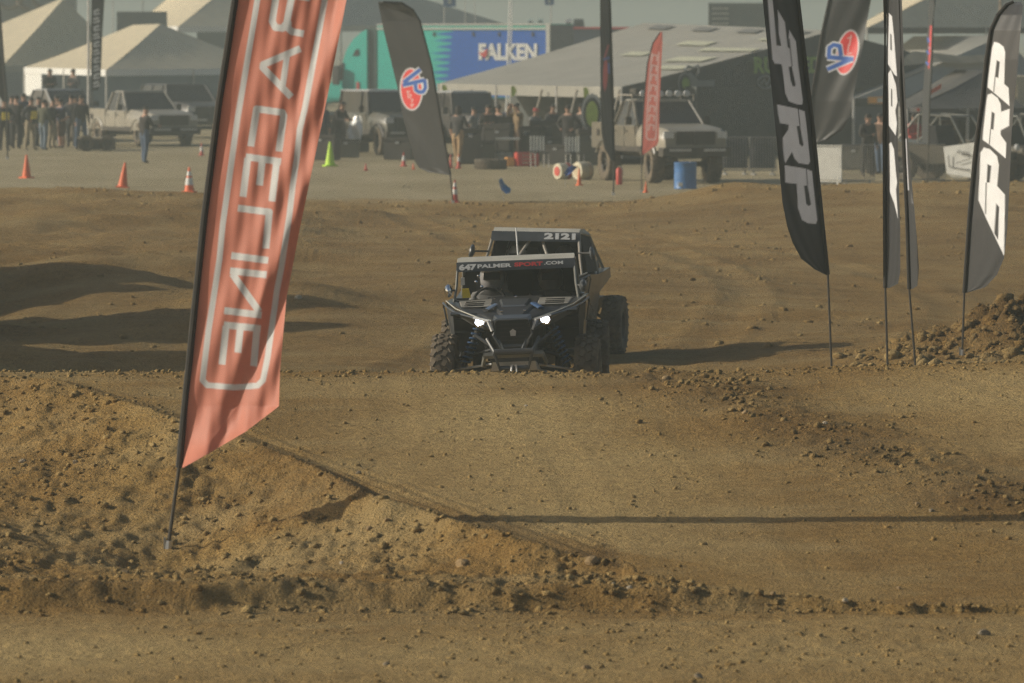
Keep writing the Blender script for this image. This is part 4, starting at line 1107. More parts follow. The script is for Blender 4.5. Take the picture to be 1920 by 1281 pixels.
        b = B(); b.tube([(.22, 1.6, 1.60), (.20, 1.62, 1.95)], .008, 6); fin(b.build('whip_antenna', SILVER, root))
        b = B(); b.tube([(-.36, .95, 1.50), (-.35, .80, 1.14)], .016, 6); fin(b.build('windscreen_wiper', SILVER, root))
    zk = ([0, .35, .45, .56, .80, .90, 1.10, 1.17, 1.475, 1.70, 2.0], [0, .35, .50, .70, .95, 1.0, 1.09, 1.12, 1.39, 1.57, 1.87])
    if not front: zk = (zk[0], [0, .35, .50, .70, .95, 1.0, 1.09, 1.14, 1.50, 1.72, 2.05])
    for o in made + [c for m_ in made for c in m_.children]:
        n_ = len(o.data.vertices); co = np.empty(n_ * 3); o.data.vertices.foreach_get('co', co); co = co.reshape(-1, 3)
        if not front:
            co[:, 0] *= 1 - .12 * sstep(1.1, 1.45, co[:, 2])
        ax_ = np.abs(co[:, 0]); co[:, 0] = np.sign(co[:, 0]) * np.where(ax_ > .6, .6 + (ax_ - .6) * .55, ax_)
        co[:, 2] = np.interp(co[:, 2], *zk)
        o.data.vertices.foreach_set('co', co.ravel()); o.data.update()
    return root
gx1 = X_at(968, 66.6)
utv1 = make_utv('dusty black buggy with lit headlights and 647 on its visor, coming over the ramp', (gx1, 66.6, .19), R(-2.2), R(.8), R(-2.4), True)
gx2 = X_at(978, 80.6)
utv2 = make_utv('blue grey buggy with 2121 on its roof, following behind the other buggy', (gx2, 80.6, ground_z(gx2, 80.6) + .02), R(-10), R(-.6), R(.8), False)

# ------------------------------------------------------------------ people
SKIN = mat('skin', (.42, .24, .16), rough=.6, var=.1)
SHOE = mat('shoe_dark', (.03, .027, .025), rough=.7, var=.2, dust=.5)
def cloth_col(name, c): return mat('cloth_' + name, c, rough=.9, var=.2, scale=9, dust=.12)
CLOTHES = {k: cloth_col(k, c) for k, c in dict(black=(.016, .016, .018), charcoal=(.04, .042, .045), navy=(.03, .045, .09), denim=(.07, .11, .18), paledenim=(.15, .20, .26), tan=(.36, .24, .13), khaki=(.30, .25, .17), olive=(.06, .065, .04), grey=(.17, .17, .17), white=(.6, .6, .58), red=(.4, .05, .05), brown=(.10, .06, .04), camo=(.25, .17, .09)).items()}
HAIR = mat('hair_dark', (.025, .018, .014), rough=.8, var=.3)
HELMET = mat('helmet_shell', (.05, .05, .055), rough=.3, var=.3, dust=.2)
def seg_d(P, a, b):
    a = np.array(a); b = np.array(b); ab = b - a
    t = np.clip(((P - a) @ ab) / max(ab @ ab, 1e-9), 0, 1)
    return np.linalg.norm(P - (a + t[:, None] * ab), axis=1)
def make_person(label, loc, yaw, shirt, pants, h=1.75, arms=('down', 'down'), stride=.0, lean=0.0, head='hair', headmat=None, sit=False, sleeves=True, shorts=False, group=None, extra=None, skin=None, bulk=1.12):
    root = empty('person', loc, yaw); tag(root, label, 'person', group)
    k = h / 1.75
    J = {}
    J['pel'] = (0, 0, .96); J['spi'] = (0, -.02 - lean * .12, 1.16); J['che'] = (0, -.03 - lean * .30, 1.37); J['nek'] = (0, -.04 - lean * .42, 1.50)
    J['hd1'] = (0, -.055 - lean * .48, 1.59); J['hd2'] = (0, -.06 - lean * .52, 1.70)
    E = [('pel', 'spi', 1), ('spi', 'che', 1), ('che', 'nek', 0), ('nek', 'hd1', 0), ('hd1', 'hd2', 0)]
    Rd = dict(pel=(.165, .12), spi=(.15, .11), che=(.165, .12), nek=(.058, .058), hd1=(.078, .088), hd2=(.074, .085))
    sh = -.03 - lean * .33
    for i, s in enumerate((-1, 1)):
        t = 'LR'[i]
        J['sho' + t] = (s * .19, sh, 1.415)
        a = arms[i]
        el, wr, hn = {'down': ((s * .25, sh + .02, 1.14), (s * .25, sh - .06, .90), (s * .24, sh - .09, .82)),
                      'fold': ((s * .26, sh - .02, 1.15), (s * .05, sh - .24, 1.17), (-s * .06, sh - .22, 1.19)),
                      'hip': ((s * .38, sh + .06, 1.18), (s * .22, sh - .08, 1.02), (s * .18, sh - .12, 1.00)),
                      'fwd': ((s * .25, sh - .10, 1.17), (s * .16, sh - .34, 1.16), (s * .13, sh - .42, 1.16)),
                      'up': ((s * .28, sh - .18, 1.38), (s * .14, sh - .24, 1.60), (s * .10, sh - .22, 1.67)),
                      'wheel': ((s * .26, sh - .14, 1.20), (s * .15, sh - .40, 1.28), (s * .14, sh - .46, 1.32))}[a]
        J['elb' + t], J['wri' + t], J['han' + t] = el, wr, hn
        E += [('che', 'sho' + t, 1), ('sho' + t, 'elb' + t, 1), ('elb' + t, 'wri' + t, 1 if sleeves else 0), ('wri' + t, 'han' + t, 0)]
        Rd['sho' + t] = (.075, .07); Rd['elb' + t] = (.05, .05); Rd['wri' + t] = (.034, .034); Rd['han' + t] = (.042, .03)
        if sit:
            J['hip' + t] = (s * .10, -.02, .93); J['kne' + t] = (s * .14, -.44, .98); J['ank' + t] = (s * .12, -.70, .62); J['toe' + t] = (s * .12, -.84, .60)
        else:
            f = stride * s
            J['hip' + t] = (s * .10, 0, .90); J['kne' + t] = (s * .11, -.02 - f * .5, .50); J['ank' + t] = (s * .11, .02 - f, .09); J['toe' + t] = (s * .13, -.13 - f, .045)
        E += [('pel', 'hip' + t, 2), ('hip' + t, 'kne' + t, 2), ('kne' + t, 'ank' + t, 0 if shorts else 2), ('ank' + t, 'toe' + t, 3)]
        Rd['hip' + t] = (.105, .105); Rd['kne' + t] = (.068, .068); Rd['ank' + t] = (.052, .052) ; Rd['toe' + t] = (.042, .035)
    for n_ in Rd:
        if n_[:3] in ('pel', 'spi', 'che', 'sho', 'elb', 'hip', 'kne', 'ank'): Rd[n_] = tuple(r * bulk for r in Rd[n_])
    keys = list(J); idx = {n_: i for i, n_ in enumerate(keys)}
    me = bpy.data.meshes.new('body_skel')
    me.from_pydata([tuple(c * k for c in J[n_]) for n_ in keys], [(idx[a], idx[b]) for a, b, _ in E], [])
    tmp = bpy.data.objects.new('body_skel', me); COL.objects.link(tmp)
    md = tmp.modifiers.new('skin', 'SKIN'); md.use_smooth_shade = True
    sv = me.skin_vertices[0].data
    for n_ in keys: sv[idx[n_]].radius = tuple(r * k for r in Rd[n_])
    sv[0].use_root = True
    ss = tmp.modifiers.new('sub', 'SUBSURF'); ss.levels = 1; ss.render_levels = 1
    dg = bpy.context.evaluated_depsgraph_get()
    bmsh = bpy.data.meshes.new_from_object(tmp.evaluated_get(dg))
    bpy.data.objects.remove(tmp); bpy.data.meshes.remove(me)
    bm = bmesh.new(); bm.from_mesh(bmsh); bpy.data.meshes.remove(bmsh)
    nbody = len(bm.faces)
    hb = B(); hb.bm.free(); hb.bm = bm
    for i, s in enumerate((-1, 1)):
        t = 'LR'[i]
        w, hd = Vector(J['wri' + t]) * k, Vector(J['han' + t]) * k
        ax = (hd - w).normalized(); sd = ax.cross(Vector((1, 0, 0)))
        if sd.length < .2: sd = ax.cross(Vector((0, 1, 0)))
        sd.normalize(); nr = ax.cross(sd)
        for q, (o_, ln) in enumerate(((-.026, .062), (-.009, .075), (.009, .07), (.026, .055))):
            p0 = hd + sd * o_ + ax * .01
            hb.tube([p0, p0 + ax * ln * .55 + nr * .008, p0 + ax * ln + nr * .03], .0095, 5, r2=.006)
        hb.tube([hd - ax * .03 + sd * .03, hd + sd * .055 + ax * .01, hd + sd * .06 + ax * .04], .011, 5, r2=.007)
    hc = (Vector(J['hd1']) + Vector(J['hd2'])) / 2 * k
    hb.hexa([hc + Vector(v) for v in ((-.014, -.085, -.03), (.014, -.085, -.03), (.012, -.07, -.03), (-.012, -.07, -.03), (-.006, -.09, .02), (.006, -.09, .02), (.006, -.08, .02), (-.006, -.08, .02))])
    for s in (-1, 1): hb.box(hc + Vector((s * .083, .0, -.01)), (.018, .035, .06))
    bm.faces.ensure_lookup_table()
    cen = np.array([f.calc_center_median()[:] for f in bm.faces])
    dist = np.array([seg_d(cen, np.array(J[a]) * k, np.array(J[b]) * k) / ((Rd[a][0] + Rd[b][0]) / 2) for a, b, _ in E])
    slot = np.array([c for *_, c in E])[np.argmin(dist, 0)]
    slot[nbody:] = 0
    for f, c in zip(bm.faces, slot): f.material_index = int(c); f.smooth = True
    me = bpy.data.meshes.new('body'); bm.to_mesh(me); bm.free()
    for m_ in (skin or SKIN, shirt, pants, SHOE): me.materials.append(m_)
    body = link(bpy.data.objects.new('body', me), root)
    b = B()
    for s in (-1, 1): b.box(hc + Vector((s * .03, -.084, .012)), (.02, .006, .009))
    b.build('eyes', HAIR, body)
    b = B()
    if head in ('hair', 'long'):
        b.lathe([(.001, .115), (.05, .108), (.085, .07), (.096, .02), (.092, -.01)] if head == 'hair' else [(.001, .115), (.05, .108), (.087, .07), (.098, .0), (.10, -.12), (.08, -.2)], 12, Matrix.Translation(hc + Vector((0, .018, .01))), cap=False)
        b.build('hair', headmat or HAIR, root, smooth=True)
    elif head == 'cap':
        b.lathe([(.001, .112), (.055, .105), (.088, .06), (.094, .025)], 12, Matrix.Translation(hc + Vector((0, .008, .01))), cap=False)
        b.hexa([hc + Vector(v) for v in ((-.06, -.16, .03), (.06, -.16, .03), (.08, -.06, .035), (-.08, -.06, .035), (-.06, -.16, .04), (.06, -.16, .04), (.08, -.06, .05), (-.08, -.06, .05))])
        b.build('cap', headmat or CLOTHES['black'], root)
    elif head == 'helmet':
        b.lathe([(.001, .155), (.07, .14), (.125, .07), (.135, 0), (.125, -.08), (.09, -.13)], 16, Matrix.Translation(hc + Vector((0, .01, .0))), cap=False)
        hm = b.build('helmet', headmat or HELMET, root, smooth=True)
        b = B(); b.hexa([hc + Vector(v) for v in ((-.09, -.125, -.03), (.09, -.125, -.03), (.09, -.08, -.03), (-.09, -.08, -.03), (-.085, -.125, .05), (.085, -.125, .05), (.085, -.08, .05), (-.085, -.08, .05))]); b.build('visor', SEAT, hm)
    if extra: extra(root, k)
    return root
def vest(c, nm='vest'):
    def f(root, k):
        b = B(); b.hexa([Vector(v) * k for v in ((-.12, -.185, 1.05), (.12, -.185, 1.05), (.12, -.15, 1.05), (-.12, -.15, 1.05), (-.12, -.205, 1.32), (.12, -.205, 1.32), (.12, -.16, 1.32), (-.12, -.16, 1.32))]); b.build(nm, c, root, bevel=.01)
    return f
# crews in the buggies
BIB = mat('bib_yellow', (.70, .55, .05), rough=.8, var=.1)
def crew(utv, x, lab, shirt, hm):
    Mw = utv.matrix_basis @ Matrix.Translation((x, 1.50, -.33))
    p = make_person(lab, Mw.translation, utv.rotation_euler.z, shirt, CLOTHES['charcoal'], h=1.72, arms=('wheel', 'wheel') if x < 0 else ('down', 'fold'), sit=True, head='helmet', headmat=hm, skin=CLOTHES['charcoal'])
    return p
H_WHITE = mat('helmet_white', (.5, .5, .48), rough=.3, var=.2, dust=.2)
crew(utv1, -.31, 'driver with a grey helmet at the wheel of the buggy with lit headlights', CLOTHES['grey'], mat('helmet_grey', (.24, .24, .25), rough=.25, var=.3, dust=.1))
crew(utv1, .31, 'helmeted co-driver in grey seated beside the driver of the buggy with lit headlights', CLOTHES['charcoal'], HELMET)
crew(utv2, -.31, 'driver with a pale helmet in the following buggy', CLOTHES['grey'], H_WHITE)
crew(utv2, .31, 'co-driver with a dark helmet in the following buggy', CLOTHES['black'], HELMET)

def foot(px, row):
    """standing point for feet seen at a pixel, from the level pit ground"""
    d = 4.0 * F_PX / (row - HORIZON)
    for _ in range(3):
        d = (CAM_H - ground_z(X_at(px, d), d)) * F_PX / (row - HORIZON)
    return Vector((X_at(px, d), d, ground_z(X_at(px, d), d)))
C_ = CLOTHES
folk = [  # px, row of the feet, yaw (0 faces the camera), shirt, pants, height, arms, stride, head, label, options
    (271, 307, 2.2, 'black', 'denim', 1.72, ('fwd', 'down'), .05, 'cap', 'person in black jacket and jeans standing alone on the sand before the tan pickup', {}),
    (8, 284, .4, 'charcoal', 'black', 1.74, ('down', 'hip'), .05, 'cap', 'person with a yellow bib over dark clothes at the end of the spectators', dict(extra=vest(BIB, 'bib'))),
    (30, 280, 2.8, 'black', 'black', 1.82, ('down', 'fold'), .03, 'hair', 'tall person all in black with back turned among the spectators', {}),
    (57, 283, .9, 'charcoal', 'khaki', 1.78, ('hip', 'down'), .10, 'cap', 'person with a yellow bib and khaki trousers among the spectators', dict(extra=vest(BIB, 'bib'))),
    (82, 282, 2.5, 'olive', 'paledenim', 1.70, ('down', 'down'), .06, 'hair', 'person in olive top and pale jeans among the spectators', {}),
    (97, 279, 1.3, 'black', 'khaki', 1.68, ('fold', 'fold'), .04, 'cap', 'person in black top and khaki trousers with folded arms', {}),
    (116, 279, -.7, 'navy', 'brown', 1.70, ('down', 'hip'), .05, 'hair', 'person in blue top and shorts with bare legs', dict(sleeves=False, shorts=True)),
    (134, 277, 3.0, 'charcoal', 'charcoal', 1.80, ('fwd', 'down'), .05, 'hair', 'person in charcoal hoodie seen from behind near the dark work truck', {}),
    (152, 281, .5, 'black', 'denim', 1.84, ('down', 'down'), .14, 'hair', 'person in black jacket and blue jeans stepping past the dark work truck', {}),
    (20, 276, 2.0, 'black', 'charcoal', 1.76, ('fold', 'fold'), .04, 'cap', 'person in black cap and coat at the back of the spectators by the plain banner', {}),
    (46, 275, -2.6, 'navy', 'black', 1.84, ('down', 'down'), .04, 'hair', 'tall person in navy at the back of the spectators between the yellow bibs', {}),
    (70, 276, 1.8, 'charcoal', 'black', 1.72, ('hip', 'down'), .04, 'cap', 'person in charcoal coat half hidden beside the khaki trousers and yellow bib', {}),
    (106, 275, 2.9, 'brown', 'denim', 1.78, ('down', 'fold'), .04, 'hair', 'person in brown jacket and jeans standing behind the bare legged spectator', {}),
    (144, 275, -.9, 'navy', 'charcoal', 1.76, ('fold', 'fold'), .04, 'cap', 'person in navy with folded arms behind the charcoal hoodie', {}),
    (631, 292, .8, 'black', 'charcoal', 1.74, ('fwd', 'fwd'), .05, 'cap', 'person in black bending beside the teal truck cab', dict(lean=.5)),
    (858, 311, 2.6, 'charcoal', 'tan', 1.80, ('fwd', 'down'), .14, 'long', 'person with long hair and tan trousers beside the dark banner pole', dict(sleeves=False)),
    (915, 303, .2, 'black', 'black', 1.76, ('fold', 'fold'), .04, 'cap', 'person all in black with cap and folded arms under the canopy', {}),
    (936, 300, -.5, 'charcoal', 'charcoal', 1.72, ('down', 'down'), .04, 'hair', 'person in charcoal standing under the canopy near the toolbox', {}),
    (972, 302, -1.0, 'camo', 'brown', 1.80, ('up', 'up'), .05, 'cap', 'person in a tan jacket with both arms raised at the canopy wall', {}),
    (1003, 300, .6, 'grey', 'paledenim', 1.62, ('down', 'fold'), .05, 'cap', 'person with a red cap and pale jeans near the toolbox', dict(headmat=C_['red'])),
    (1066, 304, -.4, 'black', 'charcoal', 1.76, ('hip', 'hip'), .06, 'hair', 'broad person in black with hands on hips behind the white drums', {}),
    (886, 306, 1.2, 'grey', 'denim', 1.72, ('hip', 'down'), .05, 'cap', 'person in grey shirt and jeans between the off-roader and the tall gear case', {}),
    (955, 299, 2.9, 'navy', 'khaki', 1.76, ('fwd', 'fwd'), .05, 'hair', 'person in navy and khaki working at the low work table', {}),
    (1036, 299, .3, 'charcoal', 'denim', 1.74, ('fold', 'fold'), .04, 'cap', 'person in charcoal and jeans with folded arms against the canopy wall', {}),
    (1092, 302, -.8, 'black', 'black', 1.78, ('down', 'hip'), .05, 'cap', 'person in black under the oval gear emblem', {}),
    (603, 292, .6, 'navy', 'charcoal', 1.76, ('down', 'down'), .06, 'hair', 'person in navy standing at the nose of the teal truck', {}),
    (1652, 328, -.6, 'brown', 'denim', 1.72, ('hip', 'down'), .05, 'cap', 'person in brown and jeans behind the grey barrier', {}),
    (1712, 326, .7, 'red', 'charcoal', 1.70, ('fold', 'down'), .05, 'hair', 'person in a red shirt behind the long grey barrier', {}),
    (1626, 332, .5, 'black', 'black', 1.74, ('fold', 'down'), .05, 'hair', 'person in black coat behind the berm by the white barrier', {}),
    (1772, 318, 2.4, 'brown', 'charcoal', 1.74, ('down', 'fold'), .05, 'hair', 'person in brown jacket under the black canopy beside the white-wrapped buggy', {}),
    (1786, 314, .2, 'charcoal', 'black', 1.70, ('hip', 'down'), .05, 'cap', 'person in charcoal under the black canopy beside the white-wrapped buggy', {}),
]
for px, row, yaw, s_, p_, hgt, arms, stride, hd, lab, opt in folk:
    make_person(lab, foot(px, row), yaw, C_[s_], C_[p_], h=hgt, arms=arms, stride=stride, head=hd, **opt)

# ------------------------------------------------------------------ vehicles in the pits
GLASS = glass_mat('dark_glass')
BLACKM = mat('black_trim', (.02, .02, .021), rough=.55, var=.2, dust=.25)
LAMP = mat('lamp_lens', (.62, .62, .60), rough=.15, var=.1, spec=.8)
def paint_mat(n, c, dust=.35): return mat('paint_' + n, c, rough=.4, var=.12, scale=3, dust=dust, coat=.2)
TAN_P = paint_mat('silver_tan', (.30, .285, .24), .45)
MUD_P = paint_mat('muddy_tan', (.105, .10, .082), .4)
MUD_L = paint_mat('muddy_pale', (.28, .265, .215), .45)
DARK_P = paint_mat('charcoal', (.035, .037, .040), .25)
GRN_P = paint_mat('dark_green', (.05, .06, .055), .35)
GREYW = paint_mat('pale_grey', (.40, .41, .40), .3)

def make_vehicle(name, label, loc, yaw, paint_, kind='pickup', lift=0.0, wr=.40, ww=.27, roof=None, rack=False, cat='truck', grille=None, hoodm=None, group='trucks parked in the pits'):
    root = empty(name, loc, yaw); tag(root, label, cat, group)
    L = lift
    jeep = kind == 'jeep'
    fy, ry, tail, nose = (-1.75, 1.75, 2.75, -2.75) if not jeep else (-1.35, 1.35, 2.0, -2.0)
    W = .98 if not jeep else .80
    zb = .52 + L
    def sec(y, hw, z0, z1, c=.15):
        return [(-hw, y, z0), (-hw * 1.02, y, (z0 + z1) / 2), (-hw + .02, y, z1 - c), (-hw + c, y, z1), (hw - c, y, z1), (hw - .02, y, z1 - c), (hw * 1.02, y, (z0 + z1) / 2), (hw, y, z0)]
    hood = 1.20 + L
    b = B()
    body_shape(b, [sec(nose + .06, W * .86, zb + .12, hood - .14), sec(nose + .22, W * .95, zb + .05, hood - .05), sec(fy + .2, W, zb + .02, hood + .02), sec(-.85 if not jeep else -.55, W, zb, hood + .06)])
    ho = b.build('hood', hoodm or paint_, root, smooth=True)
    b = B(); yE = 1.0 if kind == 'pickup' else tail
    body_shape(b, [sec(-.85 if not jeep else -.55, W, zb, hood + .04, .05), sec(yE, W, zb, hood + .02, .05)])
    ca = b.build('cab_lower', paint_, root, smooth=True)
    for s in (-1, 1):
        for y0 in ((-.75, .10) if not jeep else (-.45,)):
            b = B(); b.box((s * (W + .012), y0 + .40, (zb + hood) / 2 + .06), (.02, .78, (hood - zb) * .80)); dr = b.build('door', paint_, root, bevel=.008)
            b = B(); b.box((s * (W + .03), y0 + .66, hood - .14), (.025, .13, .035)); b.build('handle', BLACKM, dr)
    # greenhouse
    top = hood + (.66 if not jeep else .72)
    y0, y1, y2, y3 = (-.80, -.10, .72, .98) if kind == 'pickup' else ((-.80, -.15, 2.3, 2.7) if kind == 'suv' else (-.55, -.35, 1.85, 1.98))
    ti = .16 if not jeep else .06
    q = lambda y, x, z: (x, y, z)
    b = B()
    low = [(-W + .04, y0), (W - .04, y0), (W - .04, y3), (-W + .04, y3)]
    tp = [(-W + ti + .04, y1), (W - ti - .04, y1), (W - ti - .04, y2), (-W + ti + .04, y2)]
    b.hexa([(x, y, hood + .02) for x, y in low] + [(x, y, top) for x, y in tp])
    gh = b.build('cabin', GLASS, root, bevel=.11, seg=4, smooth=True)
    b = B(); b.hexa([(x * 1.01, y + (-.04 if i < 2 else .04), top - .02) for i, (x, y) in enumerate(tp)] + [(x * .90, y * .92 + .02, top + .05) for x, y in tp]); b.build('roof', roof or paint_, gh, bevel=.06, seg=4, smooth=True)
    for s in (-1, 1):
        b = B()
        pil = [((W - .03), y0, (W - ti - .03), y1), ((W - .03), y3, (W - ti - .03), y2), ((W - .03), y0 * .0 + .12, (W - ti - .03), .12)]
        if kind == 'suv': pil.append(((W - .03), 1.25, (W - ti - .03), 1.2))
        for xl, yl, xt, yt in pil:
            b = B(); b.tube([(s * xl, yl, hood + .02), (s * xt, yt, top)], .045, 6); b.build('pillar', paint_ if not jeep else BLACKM, gh)
        b = B(); b.box((s * (W + .015), 0, zb + .07), (.05, (ry - fy) * .72, .16)); b.build('sill', BLACKM, root, bevel=.02)
        b = B(); b.box((s * (W + .14), y0 + .22, hood + .14), (.17, .10, .22)); b.build('mirror', BLACKM, root, bevel=.02)
        make_wheel(root, (s * (W - ww * .45), fy, wr), wr, ww, s, steer=-.1); make_wheel(root, (s * (W - ww * .45), ry, wr), wr, ww, s)
        for yy in (fy, ry):
            b = B(); b.tube([(s * W, yy + (wr + .10) * math.cos(a), max(zb - .05, wr + (wr + .10) * math.sin(a))) for a in np.linspace(.15, math.pi - .15, 9)], .05, 6); b.build('wheel_arch', BLACKM if jeep else paint_, root)
        b = B(); b.box((s * W * .76, nose + .10, hood - .22), (.30, .10, .20)); b.build('headlight', LAMP, root, bevel=.02)
        b = B(); b.box((s * W * .84, nose + .04, zb + .06), (.12, .05, .07)); b.build('fog_lamp', mat('amber', (.7, .3, .05), rough=.3), root)
    b = B(); b.box((0, nose + .09, hood - .30), (W * 1.14, .10, .36)); g = b.build('grille', BLACKM, root, bevel=.02)
    b = B()
    if jeep:
        for i in range(7): b.box(((i - 3) * .11, nose + .03, hood - .30), (.05, .03, .30))
    else:
        b.box((0, nose + .03, hood - .30), (.09, .03, .36)); b.box((0, nose + .03, hood - .30), (W * 1.1, .03, .06))
    b.build('grille_bars', grille or paint_, g)
    b = B(); b.hexa([(-W * .98, nose - .06, zb - .10), (W * .98, nose - .06, zb - .10), (W, nose + .25, zb - .10), (-W, nose + .25, zb - .10), (-W * .98, nose - .08, zb + .13), (W * .98, nose - .08, zb + .13), (W, nose + .25, zb + .13), (-W, nose + .25, zb + .13)]); bp = b.build('bumper', BLACKM, root, bevel=.03)
    for s in (-1, 1):
        b = B(); b.box((s * W * .5, nose - .09, zb + .07), (W * .62, .03, .07)); b.build('bumper_strip', SILVER, bp)
    b = B(); b.box((0, 0, zb - .06), (W * 1.1, tail - nose - 1.0, .16)); b.tube([(-W * .8, fy, wr), (W * .8, fy, wr)], .07, 8); b.tube([(-W * .8, ry, wr), (W * .8, ry, wr)], .08, 8); b.build('chassis', BLACKM, root)
    if kind == 'pickup':
        b = B()
        for s in (-1, 1): b.box((s * (W - .05), (yE + tail) / 2 + .03, (zb + hood) / 2 + .06), (.10, tail - yE - .06, hood - zb + .02))
        b.box((0, tail - .05, (zb + hood) / 2 + .06), (W * 1.8, .10, hood - zb)); b.box((0, (yE + tail) / 2, zb + .12), (W * 1.8, tail - yE - .1, .08)); b.box((0, yE + .06, (zb + hood) / 2 + .06), (W * 1.8, .06, hood - zb))
        bd = b.build('bed', paint_, root, bevel=.015)
        b = B(); b.lathe([(.001, 0), (.10, .004), (.10, .012), (.001, .014)], 12, Matrix.Translation((-W - .02, tail - .55, hood - .20)) @ Matrix.Rotation(-math.pi / 2, 4, 'Y'), cap=False); b.build('fuel_cap', BLACKM, bd)
    if rack:
        b = B()
        for y in (-.2, .3, .8): b.tube([(-W + .1, y, top + .16), (W - .1, y, top + .16)], .022, 6)
        for x in (-W + .1, W - .1):
            b.tube([(x, -.25, top + .16), (x, .9, top + .16)], .022, 6)
            for y in (-.2, .8): b.tube([(x, y, top), (x, y, top + .16)], .022, 6)
        rk = b.build('roof_rack', CAGE_TAN, root)
        for i in range(6):
            b = B(); b.lathe([(.001, -.01), (.085, .0), (.085, .07), (.03, .10)], 12, Matrix.Translation((-.62 + i * .25, -.36, top + .20)) @ Matrix.Rotation(-math.pi / 2, 4, 'X'), cap=False)
            b.build('spot_lamp', LAMP, rk)
        b = B(); b.box((0, .55, top + .26), (1.2, .5, .14)); b.build('rack_cargo', DARK_P, rk, bevel=.03)
    return root
def gnd(px, d): return Vector((X_at(px, d), d, ground_z(X_at(px, d), d)))
YT = R(29)
make_vehicle('pickup_truck', 'dusty tan crew pickup parked in front of the blue tarp wall', gnd(268, 224), R(27), TAN_P, wr=.42, grille=BLACKM)
make_vehicle('pickup_truck', 'dark work truck with pale roof parked behind the spectators', gnd(118, 236), R(38), DARK_P, roof=GREYW, wr=.42)
make_vehicle('suv', 'black sport utility car half hidden behind the dusty tan pickup', gnd(346, 242), R(24), DARK_P, kind='suv', cat='car', lift=.12)
make_vehicle('jeep', 'dark open-sided off-roader with pale roof beside the teal truck cab', gnd(720, 209), R(24), GRN_P, kind='jeep', roof=GREYW, cat='jeep', lift=.15, wr=.46, ww=.30)
make_vehicle('jeep', 'dark off-roader with raised hood partly behind the dark emblem banner', gnd(872, 208), R(30), DARK_P, kind='jeep', roof=GREYW, cat='jeep', lift=.15, wr=.46, ww=.30)
make_vehicle('pickup_truck', 'tall muddy pickup with roof rack and spot lamps on big mud tyres', gnd(1238, 172), R(19), MUD_P, lift=.30, wr=.50, ww=.36, rack=True, grille=BLACKM, hoodm=MUD_L, roof=MUD_L)

# two people standing in the bed of the work truck
for px, yaw, c1, lab in ((92, .5, 'black', 'person in black standing up in the bed of the dark work truck'), (138, -.4, 'grey', 'person in grey standing up in the bed of the dark work truck')):
    p = at(px, 0, 237.4); p.z = 1.0
    make_person(lab, p, yaw, C_[c1], C_['charcoal'], h=1.72, arms=('fold', 'fold'), head='cap')

# wrapped buggy and the one at the right edge
def pit_buggy(label, px, d, yaw, wrapped):
    root = empty('pit_buggy', gnd(px, d), yaw); tag(root, label, 'buggy')
    for s in (-1, 1):
        make_wheel(root, (s * .72, -1.2, .42), .42, .30, s); make_wheel(root, (s * .72, 1.2, .42), .42, .30, s)
    b = B(); b.hexa([(-.4, -1.7, .5), (.4, -1.7, .5), (.62, 1.6, .45), (-.62, 1.6, .45), (-.45, -1.7, .8), (.45, -1.7, .8), (.7, 1.6, 1.1), (-.7, 1.6, 1.1)]); b.build('body', MUD_P, root, bevel=.04)
    b = B()
    for s in (-1, 1):
        b.tube([(s * .6, -.7, .95), (s * .55, -.2, 1.75), (s * .55, .8, 1.8), (s * .6, 1.5, 1.05)], .03, 6); b.tube([(s * .55, .8, 1.8), (s * .6, .8, .9)], .025, 6)
    for y, z in ((-.2, 1.75), (.8, 1.8), (1.5, 1.05)): b.tube([(-.55, y, z), (.55, y, z)], .025, 6)
    b.build('roll_cage', CAGE, root)
    b = B(); b.hexa([(-.5, .2, .8), (.5, .2, .8), (.5, .5, .8), (-.5, .5, .8), (-.45, .35, 1.5), (.45, .35, 1.5), (.45, .6, 1.5), (-.45, .6, 1.5)]); b.build('seat', SEAT, root, bevel=.05)
    b = B(); b.box((0, -1.74, .7), (.5, .08, .2)); b.build('bumper', BLACKM, root)
    for s in (-1, 1):
        b = B(); b.tube([(s * .3, -1.2, .6), (s * .6, -1.2, .42)], .04, 6); b.tube([(s * .3, 1.2, .6), (s * .6, 1.2, .42)], .04, 6); b.build('axle_arm', UNDER, root)
        b = B(); b.lathe([(.001, 0), (.09, .0), (.09, .06), (.04, .09)], 12, Matrix.Translation((s * .34, -1.76, .92)) @ Matrix.Rotation(-math.pi / 2, 4, 'X'), cap=False); b.build('headlight', LAMP, root)
    return root
pit_buggy('dusty buggy with pale tyres parked under the black canopy behind the barrier', 1790, 172, R(55), True)
pit_buggy('dark caged buggy at the end of the barrier beside the bright lettered banner', 1925, 172, R(40), False)
BANNER_W = mat('white_vinyl', (.62, .63, .60), rough=.6, var=.12, scale=5, dust=.2, bump=.3)
pb = at(1803, 302, 167.5)
root = empty('draped_sheet', (pb.x, pb.y, ground_z(pb.x, pb.y)), R(-32)); root.scale = (1.18, 1, 1); tag(root, 'white vinyl sheet with dark lettering hung over the front of a parked buggy', 'sheet')
k_ = 1 / ppm(167.5)
b = B(); z0 = root.location.z
sh = [((-33) * k_, 1.02), (30 * k_, 1.16), (26 * k_, .30), (20 * k_, .22), (-18 * k_, .20), (-26 * k_, .32)]
a_ = [b.bm.verts.new((x, .0 + .05 * math.sin(i * 2), z)) for i, (x, z) in enumerate(sh)]; c_ = [b.bm.verts.new((x, .03 + .05 * math.sin(i * 2), z)) for i, (x, z) in enumerate(sh)]
b.bm.faces.new(a_); b.bm.faces.new(c_[::-1])
for i in range(6): b.bm.faces.new((a_[i], c_[i], c_[(i + 1) % 6], a_[(i + 1) % 6]))
b.build('sheet', BANNER_W, root)
